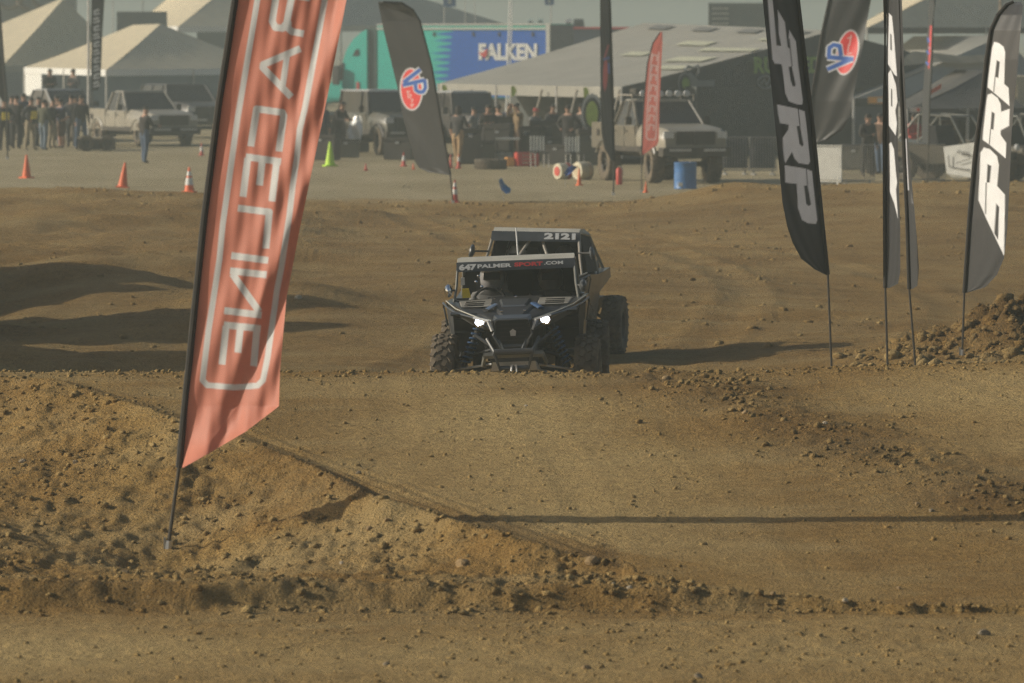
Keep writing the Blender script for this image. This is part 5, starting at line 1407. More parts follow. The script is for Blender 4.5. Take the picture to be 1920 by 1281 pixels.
text_obj('lettering', 'ANGEL', .2, BLACKM, root, Matrix.Translation((.08, -.06, .86)) @ Matrix.Rotation(R(14), 4, 'Y') @ Matrix.Rotation(math.pi / 2, 4, 'X'), width=.36, height=.10)
b = B(); b.tube([(-.30, -.07, .8), (-.28, -.07, .5), (.25, -.07, .42)], .012, 5); b.tube([(-.1, -.07, .6), (.25, -.07, .72)], .01, 5); b.build('printed_lines', BLACKM, root)

# ------------------------------------------------------------------ tents
CANVAS = mat('canvas_cream', (.60, .52, .365), rough=.85, var=.08, scale=1.5, dust=.15)
CANVAS_G = mat('canvas_grey', (.30, .295, .26), rough=.85, var=.10, scale=.8, dust=.2)
CANVAS_D = mat('canvas_dark', (.045, .047, .047), rough=.8, var=.15, scale=1.5, dust=.12)
WHITE_V = mat('valance_white', (.74, .74, .71), rough=.7, var=.06)
TARP = mat('tarp_blue_grey', (.12, .155, .18), rough=.7, var=.15, scale=.7, dust=.1)
ALU = mat('tent_pole', (.45, .44, .42), rough=.45, metal=.4, var=.15)
def patch(name, p00, p10, p11, p01, material, parent, sag=.12, n=14, wr=.02, org=None):
    p = [np.array(v, float) for v in (p00, p10, p11, p01)]
    u = np.linspace(0, 1, n); U, Vv = np.meshgrid(u, u)
    P = (p[0][None, None] * ((1 - U) * (1 - Vv))[..., None] + p[1] * (U * (1 - Vv))[..., None] + p[2] * (U * Vv)[..., None] + p[3] * ((1 - U) * Vv)[..., None])
    P[..., 2] -= sag * np.sin(np.pi * Vv) * (.5 + .5 * np.sin(np.pi * U)) + wr * np.sin(U * 40 + Vv * 6) * np.sin(np.pi * Vv)
    if org is not None: P = P - np.array(org)
    i0 = (np.arange(n - 1)[:, None] * n + np.arange(n - 1)[None]).ravel()
    return mesh_obj(name, P.reshape(-1, 3), np.stack([i0, i0 + 1, i0 + n + 1, i0 + n], -1).tolist(), material, parent, smooth=True)
def hip_tent(label, A, N, Rr, eave, ridge, roofm, valm, walls=(), val=.28, poles=True, sag=.12, name='tent'):
    """A, N, Rr: ground corners (far left, near, far right); ridge: two 3-D ridge ends, first toward A-N side"""
    A, N, Rr = (np.array((*v[:2], 0.)) for v in (A, N, Rr)); Bk = A + Rr - N
    org = Vector((N[0], N[1], ground_z(N[0], N[1])))
    root = empty(name, org); tag(root, label, 'tent')
    up = lambda v, z: np.array((v[0], v[1], z))
    r0, r1 = (np.array(r_) for r_ in ridge)
    # faces: A-N side (left), N-R side (right), R-B, B-A
    patch('roof_panel', up(A, eave), up(N, eave), r1, r0, roofm, root, sag, org=org)
    patch('roof_panel', up(N, eave), up(Rr, eave), r1, r1, roofm, root, sag, org=org)
    patch('roof_panel', up(Rr, eave), up(Bk, eave), r0, r1, roofm, root, sag, org=org)
    patch('roof_panel', up(Bk, eave), up(A, eave), r0, r0, roofm, root, sag, org=org)
    for a, c in ((A, N), (N, Rr), (Rr, Bk), (Bk, A)):
        patch('valance', up(a, eave - val), up(c, eave - val), up(c, eave + .01), up(a, eave + .01), valm, root, 0, n=6, wr=0, org=org)
    if poles:
        for c in (A, N, Rr, Bk, (A + N) / 2, (N + Rr) / 2):
            b = B(); b.tube([np.array((c[0], c[1], ground_z(c[0], c[1]))) - org, np.array((c[0], c[1], eave)) - org], .05, 6); b.build('pole', ALU, root)
    for side, t0, t1, m_, z0 in walls:
        a, c = {'AN': (A, N), 'NR': (N, Rr), 'BR': (Bk, Rr), 'AB': (A, Bk)}[side]
        p, q_ = a + (c - a) * t0, a + (c - a) * t1
        off = np.array((0, .12, 0))
        patch('wall_panel', up(p, z0) + off, up(q_, z0) + off, up(q_, eave - .05) + off, up(p, eave - .05) + off, m_, root, 0, n=10, wr=.0, org=org)
    return root
P_ = lambda px, d: (X_at(px, d), d)
zrow = lambda row, d: CAM_H - (row - HORIZON) * d / F_PX
# white tent with the blue tarp wall
hip_tent('cream peaked tent with white valance and blue tarp walls behind the tan pickup', P_(46, 303), P_(200, 284), P_(520, 296), zrow(130, 288), [np.array((*P_(250, 300), zrow(47, 300))), np.array((*P_(302, 296), zrow(45, 296)))], CANVAS, WHITE_V, walls=[('NR', 0, 1, TARP, .1), ('AN', 0, .22, WHITE_V, 1.1), ('BR', 0, 1, TARP, .1)])
hip_tent('large cream tent with one pointed peak and grey side wall behind the spectators', P_(-190, 322), P_(4, 308), P_(250, 330), zrow(124, 310), [np.array((*P_(112, 322), zrow(-1, 322))), np.array((*P_(120, 322), zrow(-2, 322)))], CANVAS, CANVAS_G, walls=[('NR', 0, 1, mat('tent_wall_grey', (.20, .21, .21), rough=.8, var=.1), .1), ('AN', 0, 1, mat('tent_wall_grey', (.20, .21, .21)), .1)])
hip_tent('tall cream marquee roof with white valance rising behind the other tents', P_(250, 392), P_(335, 372), P_(640, 380), zrow(50, 372), [np.array((*P_(380, 384), zrow(-60, 384))), np.array((*P_(470, 384), zrow(-62, 384)))], CANVAS, WHITE_V, val=.35)
hip_tent('big slate grey marquee standing behind the teal truck', P_(420, 440), P_(560, 425), P_(960, 455), zrow(48, 425), [np.array((*P_(560, 445), zrow(-50, 445))), np.array((*P_(640, 445), zrow(-52, 445)))], mat('canvas_slate', (.16, .175, .18), rough=.85, var=.08), CANVAS_G, val=.4)
hip_tent('cream marquee roof rising behind the olive grey tent with the tan stripe', P_(1600, 300), P_(1625, 262), P_(2060, 275), zrow(52, 262), [np.array((*P_(1790, 275), zrow(-62, 275))), np.array((*P_(1850, 275), zrow(-64, 275)))], CANVAS, CANVAS_D, val=.25)
# olive grey canopy with a tan stripe, right
og = hip_tent('olive grey canopy with a tan camouflage stripe across its roof', P_(1560, 226), P_(1600, 205), P_(1990, 214), zrow(185, 205), [np.array((*P_(1712, 215), zrow(68, 215))), np.array((*P_(1880, 216), zrow(66, 216)))], CANVAS_G, CANVAS_D, val=.25, walls=[('BR', 0, 1, TARP, .1), ('NR', 0, .55, mat('banner_wall_grey', (.11, .115, .12), rough=.8, var=.1), .1)])
# black pop-up canopy
bk = hip_tent('black pop-up canopy with red lettering on its roof over the parked buggy', P_(1675, 196), P_(1700, 183), P_(1925, 186), zrow(205, 183), [np.array((*P_(1790, 190), zrow(131, 190))), np.array((*P_(1850, 190), zrow(131, 190)))], CANVAS_D, CANVAS_D, val=.32, name='canopy', walls=[('BR', 0, 1, CANVAS_D, .1), ('AB', 0, 1, CANVAS_D, .1)])
# stripe on the olive canopy: lies 3 cm over the cloth
def on_roof(tent, px0, row0, px1, row1, d0, d1, material, nm, n=8):
    pts = []
    for i in range(n):
        t = i / (n - 1); px = px0 + (px1 - px0) * t
        pts.append((px, row0 + (row1 - row0) * t))
    w = []
    for px, rw in pts: w.append((px, rw))
    return w

# ---- big canopy with gable end
GAB = empty('canopy', gnd(1165, 201)); tag(GAB, 'large grey gable canopy with dark logo wall beside the tall muddy pickup', 'tent')
o_ = GAB.location
Nn = np.array((*P_(1165, 201), zrow(163, 201))); Al = np.array((*P_(822, 214), zrow(163, 201)))
side_v = Al - Nn
Ap = np.array((*P_(1560, 210), 4.15)); Af = Ap + side_v; Af[2] = 4.42
patch('roof_panel', Al, Nn, Ap, Af, CANVAS_G, GAB, .10, 18, .012, o_)
Rg = np.array((*P_(1930, 218), zrow(163, 201))); Rf = Rg + side_v
patch('roof_panel', Rf, Rg, Ap, Af, CANVAS_G, GAB, .10, 18, .012, o_)
dn = lambda v, z: np.array((v[0], v[1], z))
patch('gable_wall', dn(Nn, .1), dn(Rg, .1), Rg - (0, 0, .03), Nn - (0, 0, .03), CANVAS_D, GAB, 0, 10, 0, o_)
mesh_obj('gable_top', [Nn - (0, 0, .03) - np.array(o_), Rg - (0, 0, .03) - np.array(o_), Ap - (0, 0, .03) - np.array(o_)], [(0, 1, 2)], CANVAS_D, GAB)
patch('valance', Al - (0, 0, .35), Nn - (0, 0, .35), Nn, Al, CANVAS_G, GAB, 0, 8, 0, o_)
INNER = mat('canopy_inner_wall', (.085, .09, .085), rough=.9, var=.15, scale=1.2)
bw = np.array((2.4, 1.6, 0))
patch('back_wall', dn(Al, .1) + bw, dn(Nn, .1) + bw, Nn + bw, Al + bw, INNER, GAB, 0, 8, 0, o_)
for t in (0., .33, .66, 1.):
    p = Al + (Nn - Al) * t
    b = B(); b.tube([dn(p, .1) - np.array(o_), p - np.array(o_)], .05, 6); b.build('pole', ALU, GAB)
for px0, d in ((1012, 206), (1078, 203), (1158, 200.5), (880, 211)):
    b = B(); b.tube([np.array(at(px0 + 4, 168, d)) - np.array(o_), np.array(at(px0 - 12, 232, d)) - np.array(o_)], .045, 6); b.build('guy_pole', CAGE_TAN, GAB)
LIME = mat('lime_print', (.42, .55, .10), rough=.7, var=.1); LIME_D = mat('lime_print_dull', (.22, .36, .06), rough=.7, var=.1); PALE = mat('pale_print', (.55, .56, .53), rough=.7, var=.1); PALE_D = mat('pale_print_dull', (.20, .21, .21), rough=.7, var=.1)
for t in (.04, .43, .82):
    p = Al + (Nn - Al) * t - np.array(o_)
    b = B(); b.prism([(-.10, -.16), (.02, -.16), (.02, -.06), (.14, -.05), (.14, .06), (.02, .08), (.02, .16), (-.10, .16)], .02, Matrix.Translation((p[0], p[1] - .12, p[2] - .2)) @ Matrix.Rotation(math.pi / 2, 4, 'X')); b.build('eave_tab', LIME, GAB)
def roof_pt(s, t, lift=.03):
    p = Al + (Nn - Al) * s; q = Af + (Ap - Af) * s
    v = p + (q - p) * t; v = v + np.array((0, 0, lift - .10 * math.sin(math.pi * t) * (.5 + .5 * math.sin(math.pi * s))))
    return v - np.array(o_)
def roof_band(s0, s1, t0, t1, material, nm, lift=.05, skew=.0, n=6):
    vs = []
    for i in range(n):
        s = s0 + (s1 - s0) * i / (n - 1)
        vs += [roof_pt(s, t0 + skew * i / (n - 1), lift), roof_pt(s, t1 + skew * i / (n - 1), lift)]
    mesh_obj(nm, vs, [(2 * i, 2 * i + 2, 2 * i + 3, 2 * i + 1) for i in range(n - 1)], material, GAB)
PR_L = mat('roof_print_pale', (.46, .46, .34), rough=.8, var=.15); PR_D = mat('roof_print_dark', (.16, .16, .15), rough=.8, var=.15)
for s0, s1, t0, t1, m_ in ((.80, .97, .30, .37, PR_L), (.72, .92, .44, .52, PR_L), (.70, .98, .62, .67, PR_L), (.50, .66, .70, .76, PR_L), (.82, .98, .80, .83, PR_L), (.40, .52, .52, .58, PR_L)):
    roof_band(s0, s1, t0, t1, m_, 'roof_print')
for s0 in (.12, .36, .60, .84): roof_band(s0, s0 + .10, .90, .955, PR_D, 'roof_vent')
# emblem on the inner wall: oval gear with pale arm
pe = np.array(at(1110, 214, 199.6)) - np.array(o_)
Me = Matrix.Translation(pe) @ Matrix.Rotation(math.pi / 2, 4, 'X')
def oval(rx, ry, n=24): return [(rx * math.cos(6.2832 * i / n), ry * math.sin(6.2832 * i / n)) for i in range(n)]
eb = empty('hanging_sign', Vector(pe) + o_); tag(eb, 'oval white and lime gear emblem sign hung at the grey canopy corner', 'sign')
Me = Matrix.Rotation(math.pi / 2, 4, 'X')
b = B(); b.prism([(x * (1 + .06 * (i % 2)), y * (1 + .06 * (i % 2))) for i, (x, y) in enumerate(oval(.33, .62, 28))], .03, Me); b.build('rim', PALE, eb)
b = B(); b.prism(oval(.27, .52), .02, Matrix.Translation((0, -.03, 0)) @ Me); b.build('ring', CANVAS_D, eb)
b = B(); b.prism(oval(.19, .40), .02, Matrix.Translation((0, -.05, 0)) @ Me); b.build('disc', LIME, eb)
b = B(); b.prism([(.18, .72), (.36, .62), (.52, .80), (.62, .76), (.56, .45), (.58, -.2), (.34, -.24), (.22, .42)], .03, Matrix.Translation((.06, .02, 0)) @ Me); b.build('arm', PALE, eb)
# gable prints
gdir = (Rg - Nn) / np.linalg.norm(Rg - Nn); gn = Vector((gdir[1], -gdir[0], 0)); gq = math.atan2(gdir[1], gdir[0])
def gable_M(px, row, out=.06):
    for d in np.arange(199, 220, .02):
        p = np.array(at(px, row, d))
        rel = p[:2] - Nn[:2]
        if rel[0] * gdir[1] - rel[1] * gdir[0] <= 0: break
    return Matrix.Translation(Vector(p) - o_ + gn * out) @ Matrix.Rotation(gq, 4, 'Z') @ Matrix.Rotation(math.pi / 2, 4, 'X')
M1 = gable_M(1281, 157)
b = B(); b.prism(oval(.36, .36), .01, M1); b.build('logo_ring', PALE_D, GAB)
b = B(); b.prism(oval(.29, .29), .01, Matrix.Translation(gn * .02) @ M1); b.build('logo_field', CANVAS_D, GAB)
b = B(); b.prism(oval(.19, .19), .01, Matrix.Translation(gn * .04) @ M1); b.build('logo_disc', LIME_D, GAB)
b = B(); b.prism([(.30, -.10), (1.5, -.10), (1.5, .10), (.7, .10), (.25, .38), (.10, .30)], .01, Matrix.Translation(gn * .02) @ M1); b.build('logo_bar', PALE_D, GAB)
b = B(); b.tube([M1 @ Vector(v) for v in ((.0, .40, 0), (.15, .55, 0), (.45, .50, 0), (.70, .58, 0), (.72, .35, 0), (.6, .25, 0))], .04, 6); b.build('logo_arm', PALE_D, GAB)
text_obj('lettering', 'RUGGED', .5, LIME_D, GAB, gable_M(1475, 122), width=3.6, height=.55, bold=.02)
M2 = gable_M(1432, 154)
b = B(); b.tube([M2 @ Vector((.42 * math.cos(a), .20 * math.sin(a), 0)) for a in np.linspace(0, 6.28, 24)], .03, 6); b.tube([M2 @ Vector(v) for v in ((-.2, -.05, 0), (-.05, .1, 0), (.05, -.1, 0), (.25, .1, 0))], .03, 6); b.build('logo_oval', PALE_D, GAB)

# stripe and lettering on the right-hand canopies
def strip(parent, pts0, pts1, d, material, nm):
    o2 = np.array(parent.location)
    vs = []
    for (xa, ra), (xb, rb) in zip(pts0, pts1): vs += [np.array(at(xa, ra, d(xa, ra))) - o2, np.array(at(xb, rb, d(xb, rb))) - o2]
    n = len(pts0)
    mesh_obj(nm, vs, [(2 * i, 2 * i + 2, 2 * i + 3, 2 * i + 1) for i in range(n - 1)], material, parent)
def d_olive(px, row):
    # roof plane between the near eave and the ridge
    a = np.array((*P_(1600, 205), zrow(185, 205))); c = np.array((*P_(1990, 214), zrow(185, 205))); e = np.array((*P_(1880, 216), zrow(66, 216)))
    nrm = np.cross(c - a, e - a); p0 = np.array(at(px, row, 1.0)) - np.array((0, 0, CAM_H)); cam = np.array((0, 0, CAM_H))
    t = nrm @ (a - cam) / (nrm @ p0)
    return t - .25
CAMO_T = mat('camo_tan', (.52, .42, .28), rough=.85, var=.25, scale=1.2)
strip(og, [(1690, 112), (1712, 96), (1760, 100), (1800, 105), (1850, 102), (1900, 104)], [(1690, 124), (1712, 122), (1760, 116), (1800, 120), (1850, 116), (1900, 118)], d_olive, CAMO_T, 'roof_stripe')
RED_PR = mat('red_print', (.60, .12, .07), rough=.7, var=.1)
b = B(); pr = np.array(at(1752, 174, 184.6)) - np.array(bk.location); b.hexa([tuple(pr + v) for v in ((-.16, 0, -.08), (.20, .1, .12), (.20, .12, .12), (-.16, .02, -.08), (-.16, .0, .04), (.20, .1, .26), (.20, .12, .26), (-.16, .02, .04))]); b.build('red_mark', RED_PR, bk)
ORANGE = mat('orange_print', (.70, .36, .10), rough=.7, var=.1)
for px, row, w, h_, m_, par in ((1642, 188, .50, .22, ORANGE, og), (1655, 188, .34, .14, PALE, og), (1717, 206, .34, .14, PALE, bk), (1722, 206, .08, .10, RED_PR, bk)):
    d_ = 204.6 if par is og else 182.6
    pp = np.array(at(px, row, d_ - (.1 if m_ in (PALE, RED_PR) else 0) - (.05 if m_ is RED_PR else 0))) - np.array(par.location)
    b = B(); b.box(tuple(pp), (w, .02, h_)); b.build('print', m_, par)
text_obj('lettering', 'VISION X', .2, PALE_D, bk, Matrix.Translation(np.array(at(1818, 204, 181.9)) - np.array(bk.location)) @ Matrix.Rotation(math.pi / 2, 4, 'X'), width=.62, height=.13)

# ------------------------------------------------------------------ teal truck and its trailer
TEAL = mat('teal_paint', (.045, .53, .43), rough=.35, var=.06, scale=1, dust=.06, coat=.2)
BLUE = (.014, .115, .50)
TD = 300.0
TRL = gnd(868, TD)
TA = R(-27); trl = empty('box_trailer', TRL, TA); trl.scale = (1 / math.cos(TA), 1, 1); tag(trl, 'teal and blue box trailer with white FALKEN lettering behind the grey canopy', 'trailer')
tx0, tx1 = X_at(703, TD) - TRL.x, X_at(1027, TD) - TRL.x
tz0, tz1 = 1.0 - TRL.z, zrow(45, TD) - TRL.z
b = B(); b.box(((tx0 + tx1) / 2, 1.4, (tz0 + tz1) / 2), (tx1 - tx0, 2.5, tz1 - tz0)); b.build('box', TEAL, trl, bevel=.03)
b = B(); b.box((tx1 + .012, 1.4, (tz0 + tz1) / 2), (.03, 2.4, tz1 - tz0 - .1)); b.build('end_doors', mat('navy_paint', (.035, .045, .085), rough=.4, var=.1, scale=1, dust=.1), trl)
nu, nv = 150, 60
U, Vv = np.meshgrid(np.linspace(tx0 + .03, tx1 - .12, nu), np.linspace(tz0 + .05, tz1 - .30, nv))
flat = np.stack([U.ravel(), Vv.ravel()], -1)
e0 = X_at(832, TD) - TRL.x
poly = [(tx1 + 1, tz0 - 1), (tx1 + 1, tz1 + 1), (e0 + .55, tz1 + 1)]
zz = tz1 - .35; i = 0
while zz > tz0:
    sl = e0 - .10 * (tz1 - zz); poly += [(sl + .40, zz), (sl - .55 + .1 * (i % 3), zz - .12), (sl + .35, zz - .24)]; zz -= .30; i += 1
poly += [(e0 - .6, tz0 - 1)]
C = paint(flat, (.045, .53, .43), [('poly', poly, BLUE)], .05)
grid_mesh('printed_side', np.stack([U.ravel(), np.full(U.size, .145 - .004), Vv.ravel()], -1), C, nu, nv, print_mat('trailer_print', rough=.4, trans=0.0, sheen=0), trl)
b = B(); b.box(((tx0 + tx1) / 2, .12, tz1 - .22), (tx1 - tx0 + .04, .06, .10)); b.box(((tx0 + tx1) / 2, .13, tz1 - .03), (tx1 - tx0 + .04, .06, .08)); b.box((tx1 - .05, .12, (tz0 + tz1) / 2), (.18, .07, tz1 - tz0)); b.build('edge_trim', mat('trim_pale', (.50, .50, .46), rough=.5, var=.1), trl)
fx = X_at(950, TD) - TRL.x; fz = zrow(97, TD) - TRL.z
text_obj('lettering', 'FALKEN', .8, WHITE_V, trl, Matrix.Translation((fx, .11, fz)) @ Matrix.Rotation(math.pi / 2, 4, 'X'), width=2.72, height=.78, bold=.035)
b = B(); b.prism([(-.30, .0), (-.02, .02), (-.1, -.02), (.12, .22), (.10, -.10), (-.02, -.25)], .02, Matrix.Translation((fx - 1.05, .07, fz - .05)) @ Matrix.Rotation(math.pi / 2, 4, 'X')); b.build('bird_mark', LETTER_R, trl)
for px in (715, 803, 877, 925, 988):
    b = B(); b.box((X_at(px + 8, TD) - TRL.x, .11, tz1 - .48), (.06, .03, .20)); b.build('vent', BLACKM, trl)
for dx_ in (-.6, .6):
    make_wheel(trl, (tx1 - 2.0 + dx_, .45, .52 - 0), .52, .30, -1)
# rotate those wheels so they roll along the trailer
for w_ in [c for c in trl.children if c.name.startswith('wheel')]: w_.rotation_euler = (math.pi / 2, 0, 0)
NAVY = mat('navy_paint', (.035, .045, .085), rough=.4, var=.1, scale=1, dust=.1)
t2p = gnd(1110, 306); t2 = empty('box_trailer', t2p, R(-12)); tag(t2, 'dark navy box trailer standing behind the lettered teal trailer', 'trailer')
b = B(); b.box((0, 1.3, 2.8), (3.7, 2.6, 2 * (zrow(51, 306) - t2p.z - 2.8))); b.build('box', NAVY, t2, bevel=.03)
b = B(); b.box((0, -.02, zrow(51, 306) - t2p.z - .04), (3.74, .06, .09)); b.build('edge_trim', LETTER_R, t2)
b = B(); b.box((0, 1.3, .8), (3.2, 1.2, .4)); b.build('frame', BLACKM, t2)
for dx_ in (-.5, .6):
    w_ = make_wheel(t2, (dx_, .4, .50), .52, .30, -1); w_.rotation_euler = (math.pi / 2, 0, 0)
# tractor, facing left
tq = gnd(648, 300); tq.y += math.tan(R(27)) * (TRL.x - tq.x); tk = empty('semi_truck', tq, R(-27)); tk.scale = (1 / math.cos(R(27)), 1, 1); tag(tk, 'teal semi truck cab with sloped sleeper roof in front of the lettered trailer', 'truck')
zq = lambda r_: zrow(r_, 300) - tq.z
xq = lambda p: X_at(p, 300) - tq.x
def side_prism(pts, w, y0): 
    return [(x, z) for x, z in pts], w, y0
b = B(); b.prism([(xq(686), .9), (xq(686), zq(55)), (xq(676), zq(60)), (xq(660), zq(74)), (xq(648), zq(92)), (xq(641), zq(112)), (xq(636), zq(140)), (xq(612), zq(160)), (xq(560), zq(172)), (xq(545), zq(200)), (xq(542), .9)], 2.4, Matrix.Translation((0, 2.4, 0)) @ Matrix.Rotation(math.pi / 2, 4, 'X'))
b.build('cab', TEAL, tk, bevel=.03)
b = B(); b.prism([(xq(643), zq(118)), (xq(640), zq(150)), (xq(622), zq(156)), (xq(632), zq(124))], .03, Matrix.Translation((0, -.005, 0)) @ Matrix.Rotation(math.pi / 2, 4, 'X')); b.build('side_window', GLASS, tk)
b = B(); b.prism([(xq(659), zq(105)), (xq(671), zq(104)), (xq(670), zq(92)), (xq(665), zq(94))], .03, Matrix.Translation((0, -.005, 0)) @ Matrix.Rotation(math.pi / 2, 4, 'X')); b.build('sleeper_window', GLASS, tk)
b = B(); b.box((xq(632), -.25, zq(142)), (.3, .2, .9)); b.build('mirror', BLACKM, tk, bevel=.03)
b = B(); b.box((xq(669), -.02, zq(163)), (.14, .03, .42)); b.build('marker', LETTER_R, tk)
for px, row in ((640, 171), (666, 190), (648, 204)): 
    b = B(); b.box((xq(px), -.015, zq(row)), (.22, .02, .14)); b.build('decal', PALE, tk)
b = B(); b.box((xq(694), 1.2, 2.4), (.36, 2.1, 3.6)); b.build('gap_block', mat('gap_shade', (.03, .07, .065), rough=.6, var=.2), tk)  # dark block added for the shade in the gap before the trailer
b = B(); b.box((xq(640), .0, zq(215)), (1.8, .1, .22)); b.tube([(xq(668) - .3, .3, .75), (xq(668) + .6, .3, .75)], .32, 12); b.build('fuel_tank', CHROME, tk)
for px in (580, 682): 
    w_ = make_wheel(tk, (xq(px), .35, .52), .52, .30, -1); w_.rotation_euler = (math.pi / 2, 0, 0)
b = B(); b.box((xq(560), 1.2, .8), (.3, 2.3, .5)); b.build('bumper', CHROME, tk)

# ------------------------------------------------------------------ things on the skyline
def container(label, px0, px1, r0, r1, d, material, nm='container', louv=False, cat='container'):
    p = gnd((px0 + px1) / 2, d); root = empty(nm, p); tag(root, label, cat)
    w = (px1 - px0) / ppm(d); z1 = zrow(r0, d) - p.z
    b = B(); b.box((0, 1.2, z1 / 2), (w, 2.4, z1)); b.build('shell', material, root, bevel=.03)
    n = max(4, int(w / .35))
    b = B()
    for i in range(n): b.box((-w / 2 + w * (i + .5) / n, -.02, z1 / 2), (w / n * .5, .06, z1 * .94))
    b.build('ribs', material, root)
    b = B(); b.box((0, -.03, z1 - .08), (w + .06, .1, .14)); b.box((-w / 2, -.03, z1 / 2), (.12, .1, z1)); b.box((w / 2, -.03, z1 / 2), (.12, .1, z1)); b.build('corner_posts', material, root)
    if louv:
        b = B()
        for i in range(4): b.box((-w / 2 + .55, -.09, z1 - .28 - i * .26), (.85, .06, .10))
        b.build('louvres', ALU, root)
    return root
SLATE = mat('slate_container', (.10, .115, .12), rough=.6, var=.12, scale=.8)
container('slate grey stacked container with louvred end beyond the grey canopy', 1330, 1445, 6, 46, 330, SLATE, louv=True)
container('dark flat-topped trailer roof between the cream tents', 222, 310, 22, 60, 345, SLATE, 'trailer', cat='trailer')
container('pale grey billboard trailer with brown curved lettering behind the pointed tent', -40, 140, -60, 60, 352, mat('pale_billboard', (.27, .285, .28), rough=.6, var=.05), 'trailer', cat='trailer')
bb = [o for o in COL.objects if o.name.startswith('trailer')][-1]
BRN = mat('brown_print', (.16, .12, .08), rough=.7, var=.1)
b = B()
for cx_, r_, a0, a1 in ((18, .72, 3.4, 6.2), (58, .80, 3.3, 4.6), (84, .7, 3.0, 5.0)):
    c0 = np.array(at(cx_, -10, 351.6)) - np.array(bb.location)
    b.tube([tuple(c0 + np.array((r_ * math.cos(a), -.03, r_ * math.sin(a)))) for a in np.linspace(a0, a1, 12)], .13, 6)
b.build('lettering', BRN, bb)
container('dark framed box standing over the cream marquee edge', 372, 440, 60, 90, 362, SLATE, 'container')
# roof units on the far trailers
for px, row, w, c, lab in ((995, 38, 13, WHITE_V, 'small white roof vent on the lettered trailer'), (1013, 36, 12, WHITE_V, 'taller white roof vent on the lettered trailer'), (1066, 38, 14, WHITE_V, 'white air conditioner on the navy trailer'), (1085, 38, 22, SLATE, 'grey air conditioner on the navy trailer')):
    d = 301.2 if px < 1027 else 307.3
    p = at(px, row, d); base_z = zrow(45, 300) if px < 1027 else zrow(51, 306)
    root = empty('roof_unit', (p.x, d, base_z)); tag(root, lab, 'roof unit')
    h_ = p.z - base_z + .06; wm = w / ppm(d)
    b = B(); b.hexa([(-wm / 2, -.3, 0), (wm / 2, -.3, 0), (wm / 2, .3, 0), (-wm / 2, .3, 0), (-wm * .4, -.22, h_), (wm * .4, -.22, h_), (wm * .4, .22, h_), (-wm * .4, .22, h_)]); b.build('cover', c, root, bevel=.02)
    b = B(); b.box((0, -.31, h_ * .4), (wm * .6, .02, h_ * .3)); b.build('grille', BLACKM, root)
# tall thin masts
def mast(label, px, row_top, d, r=.05, sign=None, material=None, px_top=None, base=None):
    p = gnd(px, d) if base is None else base
    t = at(px_top if px_top is not None else px, row_top, d)
    root = empty('mast', p); tag(root, label, 'mast')
    b = B(); b.tube([(0, 0, 0), tuple(t - p)], r, 6, r2=r * .6); b.build('pole', material or ALU, root)
    b = B(); b.lathe([(r * 3, 0), (r * 3, .06), (r * 1.2, .10)], 8); b.build('base', BLACKM, root)
    if sign:
        q = at(sign[0], sign[1], d - .1) - p
        b = B(); b.box(tuple(q), (sign[2], .03, sign[3])); s_ = b.build('sign_plate', sign[4], root)
        b = B(); b.box((q.x, q.y - .03, q.z), (sign[2] * .3, .02, sign[3] * .5)); b.build('sign_mark', PALE, s_)
    return root
BLUE_S = mat('blue_sign', (.05, .14, .36), rough=.5, var=.08)
mast('white leaning whip mast before the white lettering of the trailer', 948, -30, 262, .055, None, WHITE_V, px_top=957)
mast('second white whip mast crossing the lettered trailer, thinner and more upright', 954, -30, 258, .04, None, WHITE_V, px_top=961)
mast('thin mast with a small blue sign above the blue end of the trailer', 1033, -30, 315, .05, (1030, 2, .45, .4, BLUE_S))
mast('thin mast with a square blue sign above the teal end of the trailer', 833, -40, 315, .04, (843, 2, .62, .55, BLUE_S))
mast('bare thin mast among the far rigging behind the teal trailer', 872, -30, 330, .035)
mast('bare leaning mast among the far rigging behind the teal trailer', 898, -30, 332, .035, px_top=888)
mast('pale tall mast beside the slim black lettered banner', 166, -30, 226, .07, None, ALU)
mast('orange wrapped mast above the cream marquee on the right', 1876, -10, 250, .12, None, mat('rust_mast', (.22, .17, .12), rough=.8, var=.4))
mast('bare upright mast above the dark flat-topped trailer roof', 268, -30, 350, .05)
mast('second bare mast beside the dark flat-topped trailer roof', 212, -30, 350, .05)

# ------------------------------------------------------------------ cones, drums, gear
ORG = mat('cone_orange', (.80, .14, .035), rough=.55, var=.1, dust=.15); REDC = mat('cone_red', (.55, .06, .045), rough=.55, var=.1, dust=.15); LIMEC = mat('cone_lime', (.50, .78, .05), rough=.55, var=.08); WBAND = mat('cone_band', (.66, .66, .64), rough=.5, var=.05)
def cone(px, row, hpx, material, bands, label, tilt=0.0, slim=1.0):
    p = foot(px, row); h_ = hpx / ppm(p.y)
    root = empty('traffic_cone', p, rot=(0, tilt, px * .3)); tag(root, label, 'cone', 'traffic cones around the pits')
    r = h_ * .20 * slim
    b = B(); b.lathe([(r, .03 * h_), (r * .22, h_ * .97), (r * .15, h_)], 16); b.build('body', material, root, smooth=True)
    b = B(); b.box((0, 0, .015 * h_ + .01), (r * 2.5, r * 2.5, .04)); b.build('base', material, root, bevel=.01)
    for t0, t1 in bands:
        rr = lambda t: r + (r * .22 - r) * (t - .03) / .94 + .006
        b = B(); b.lathe([(rr(t0), t0 * h_), (rr(t1), t1 * h_)], 16, cap=False); b.build('band', WBAND, root, smooth=True)
    return root
cone(50, 334, 44, ORG, [], 'plain orange cone on the sand before the spectators')
cone(230, 352, 48, ORG, [], 'tilted plain orange cone on the sand before the lone person', .10)
cone(355, 361, 48, ORG, [(.30, .58), (.66, .84)], 'orange cone with white bands beside the big red banner')
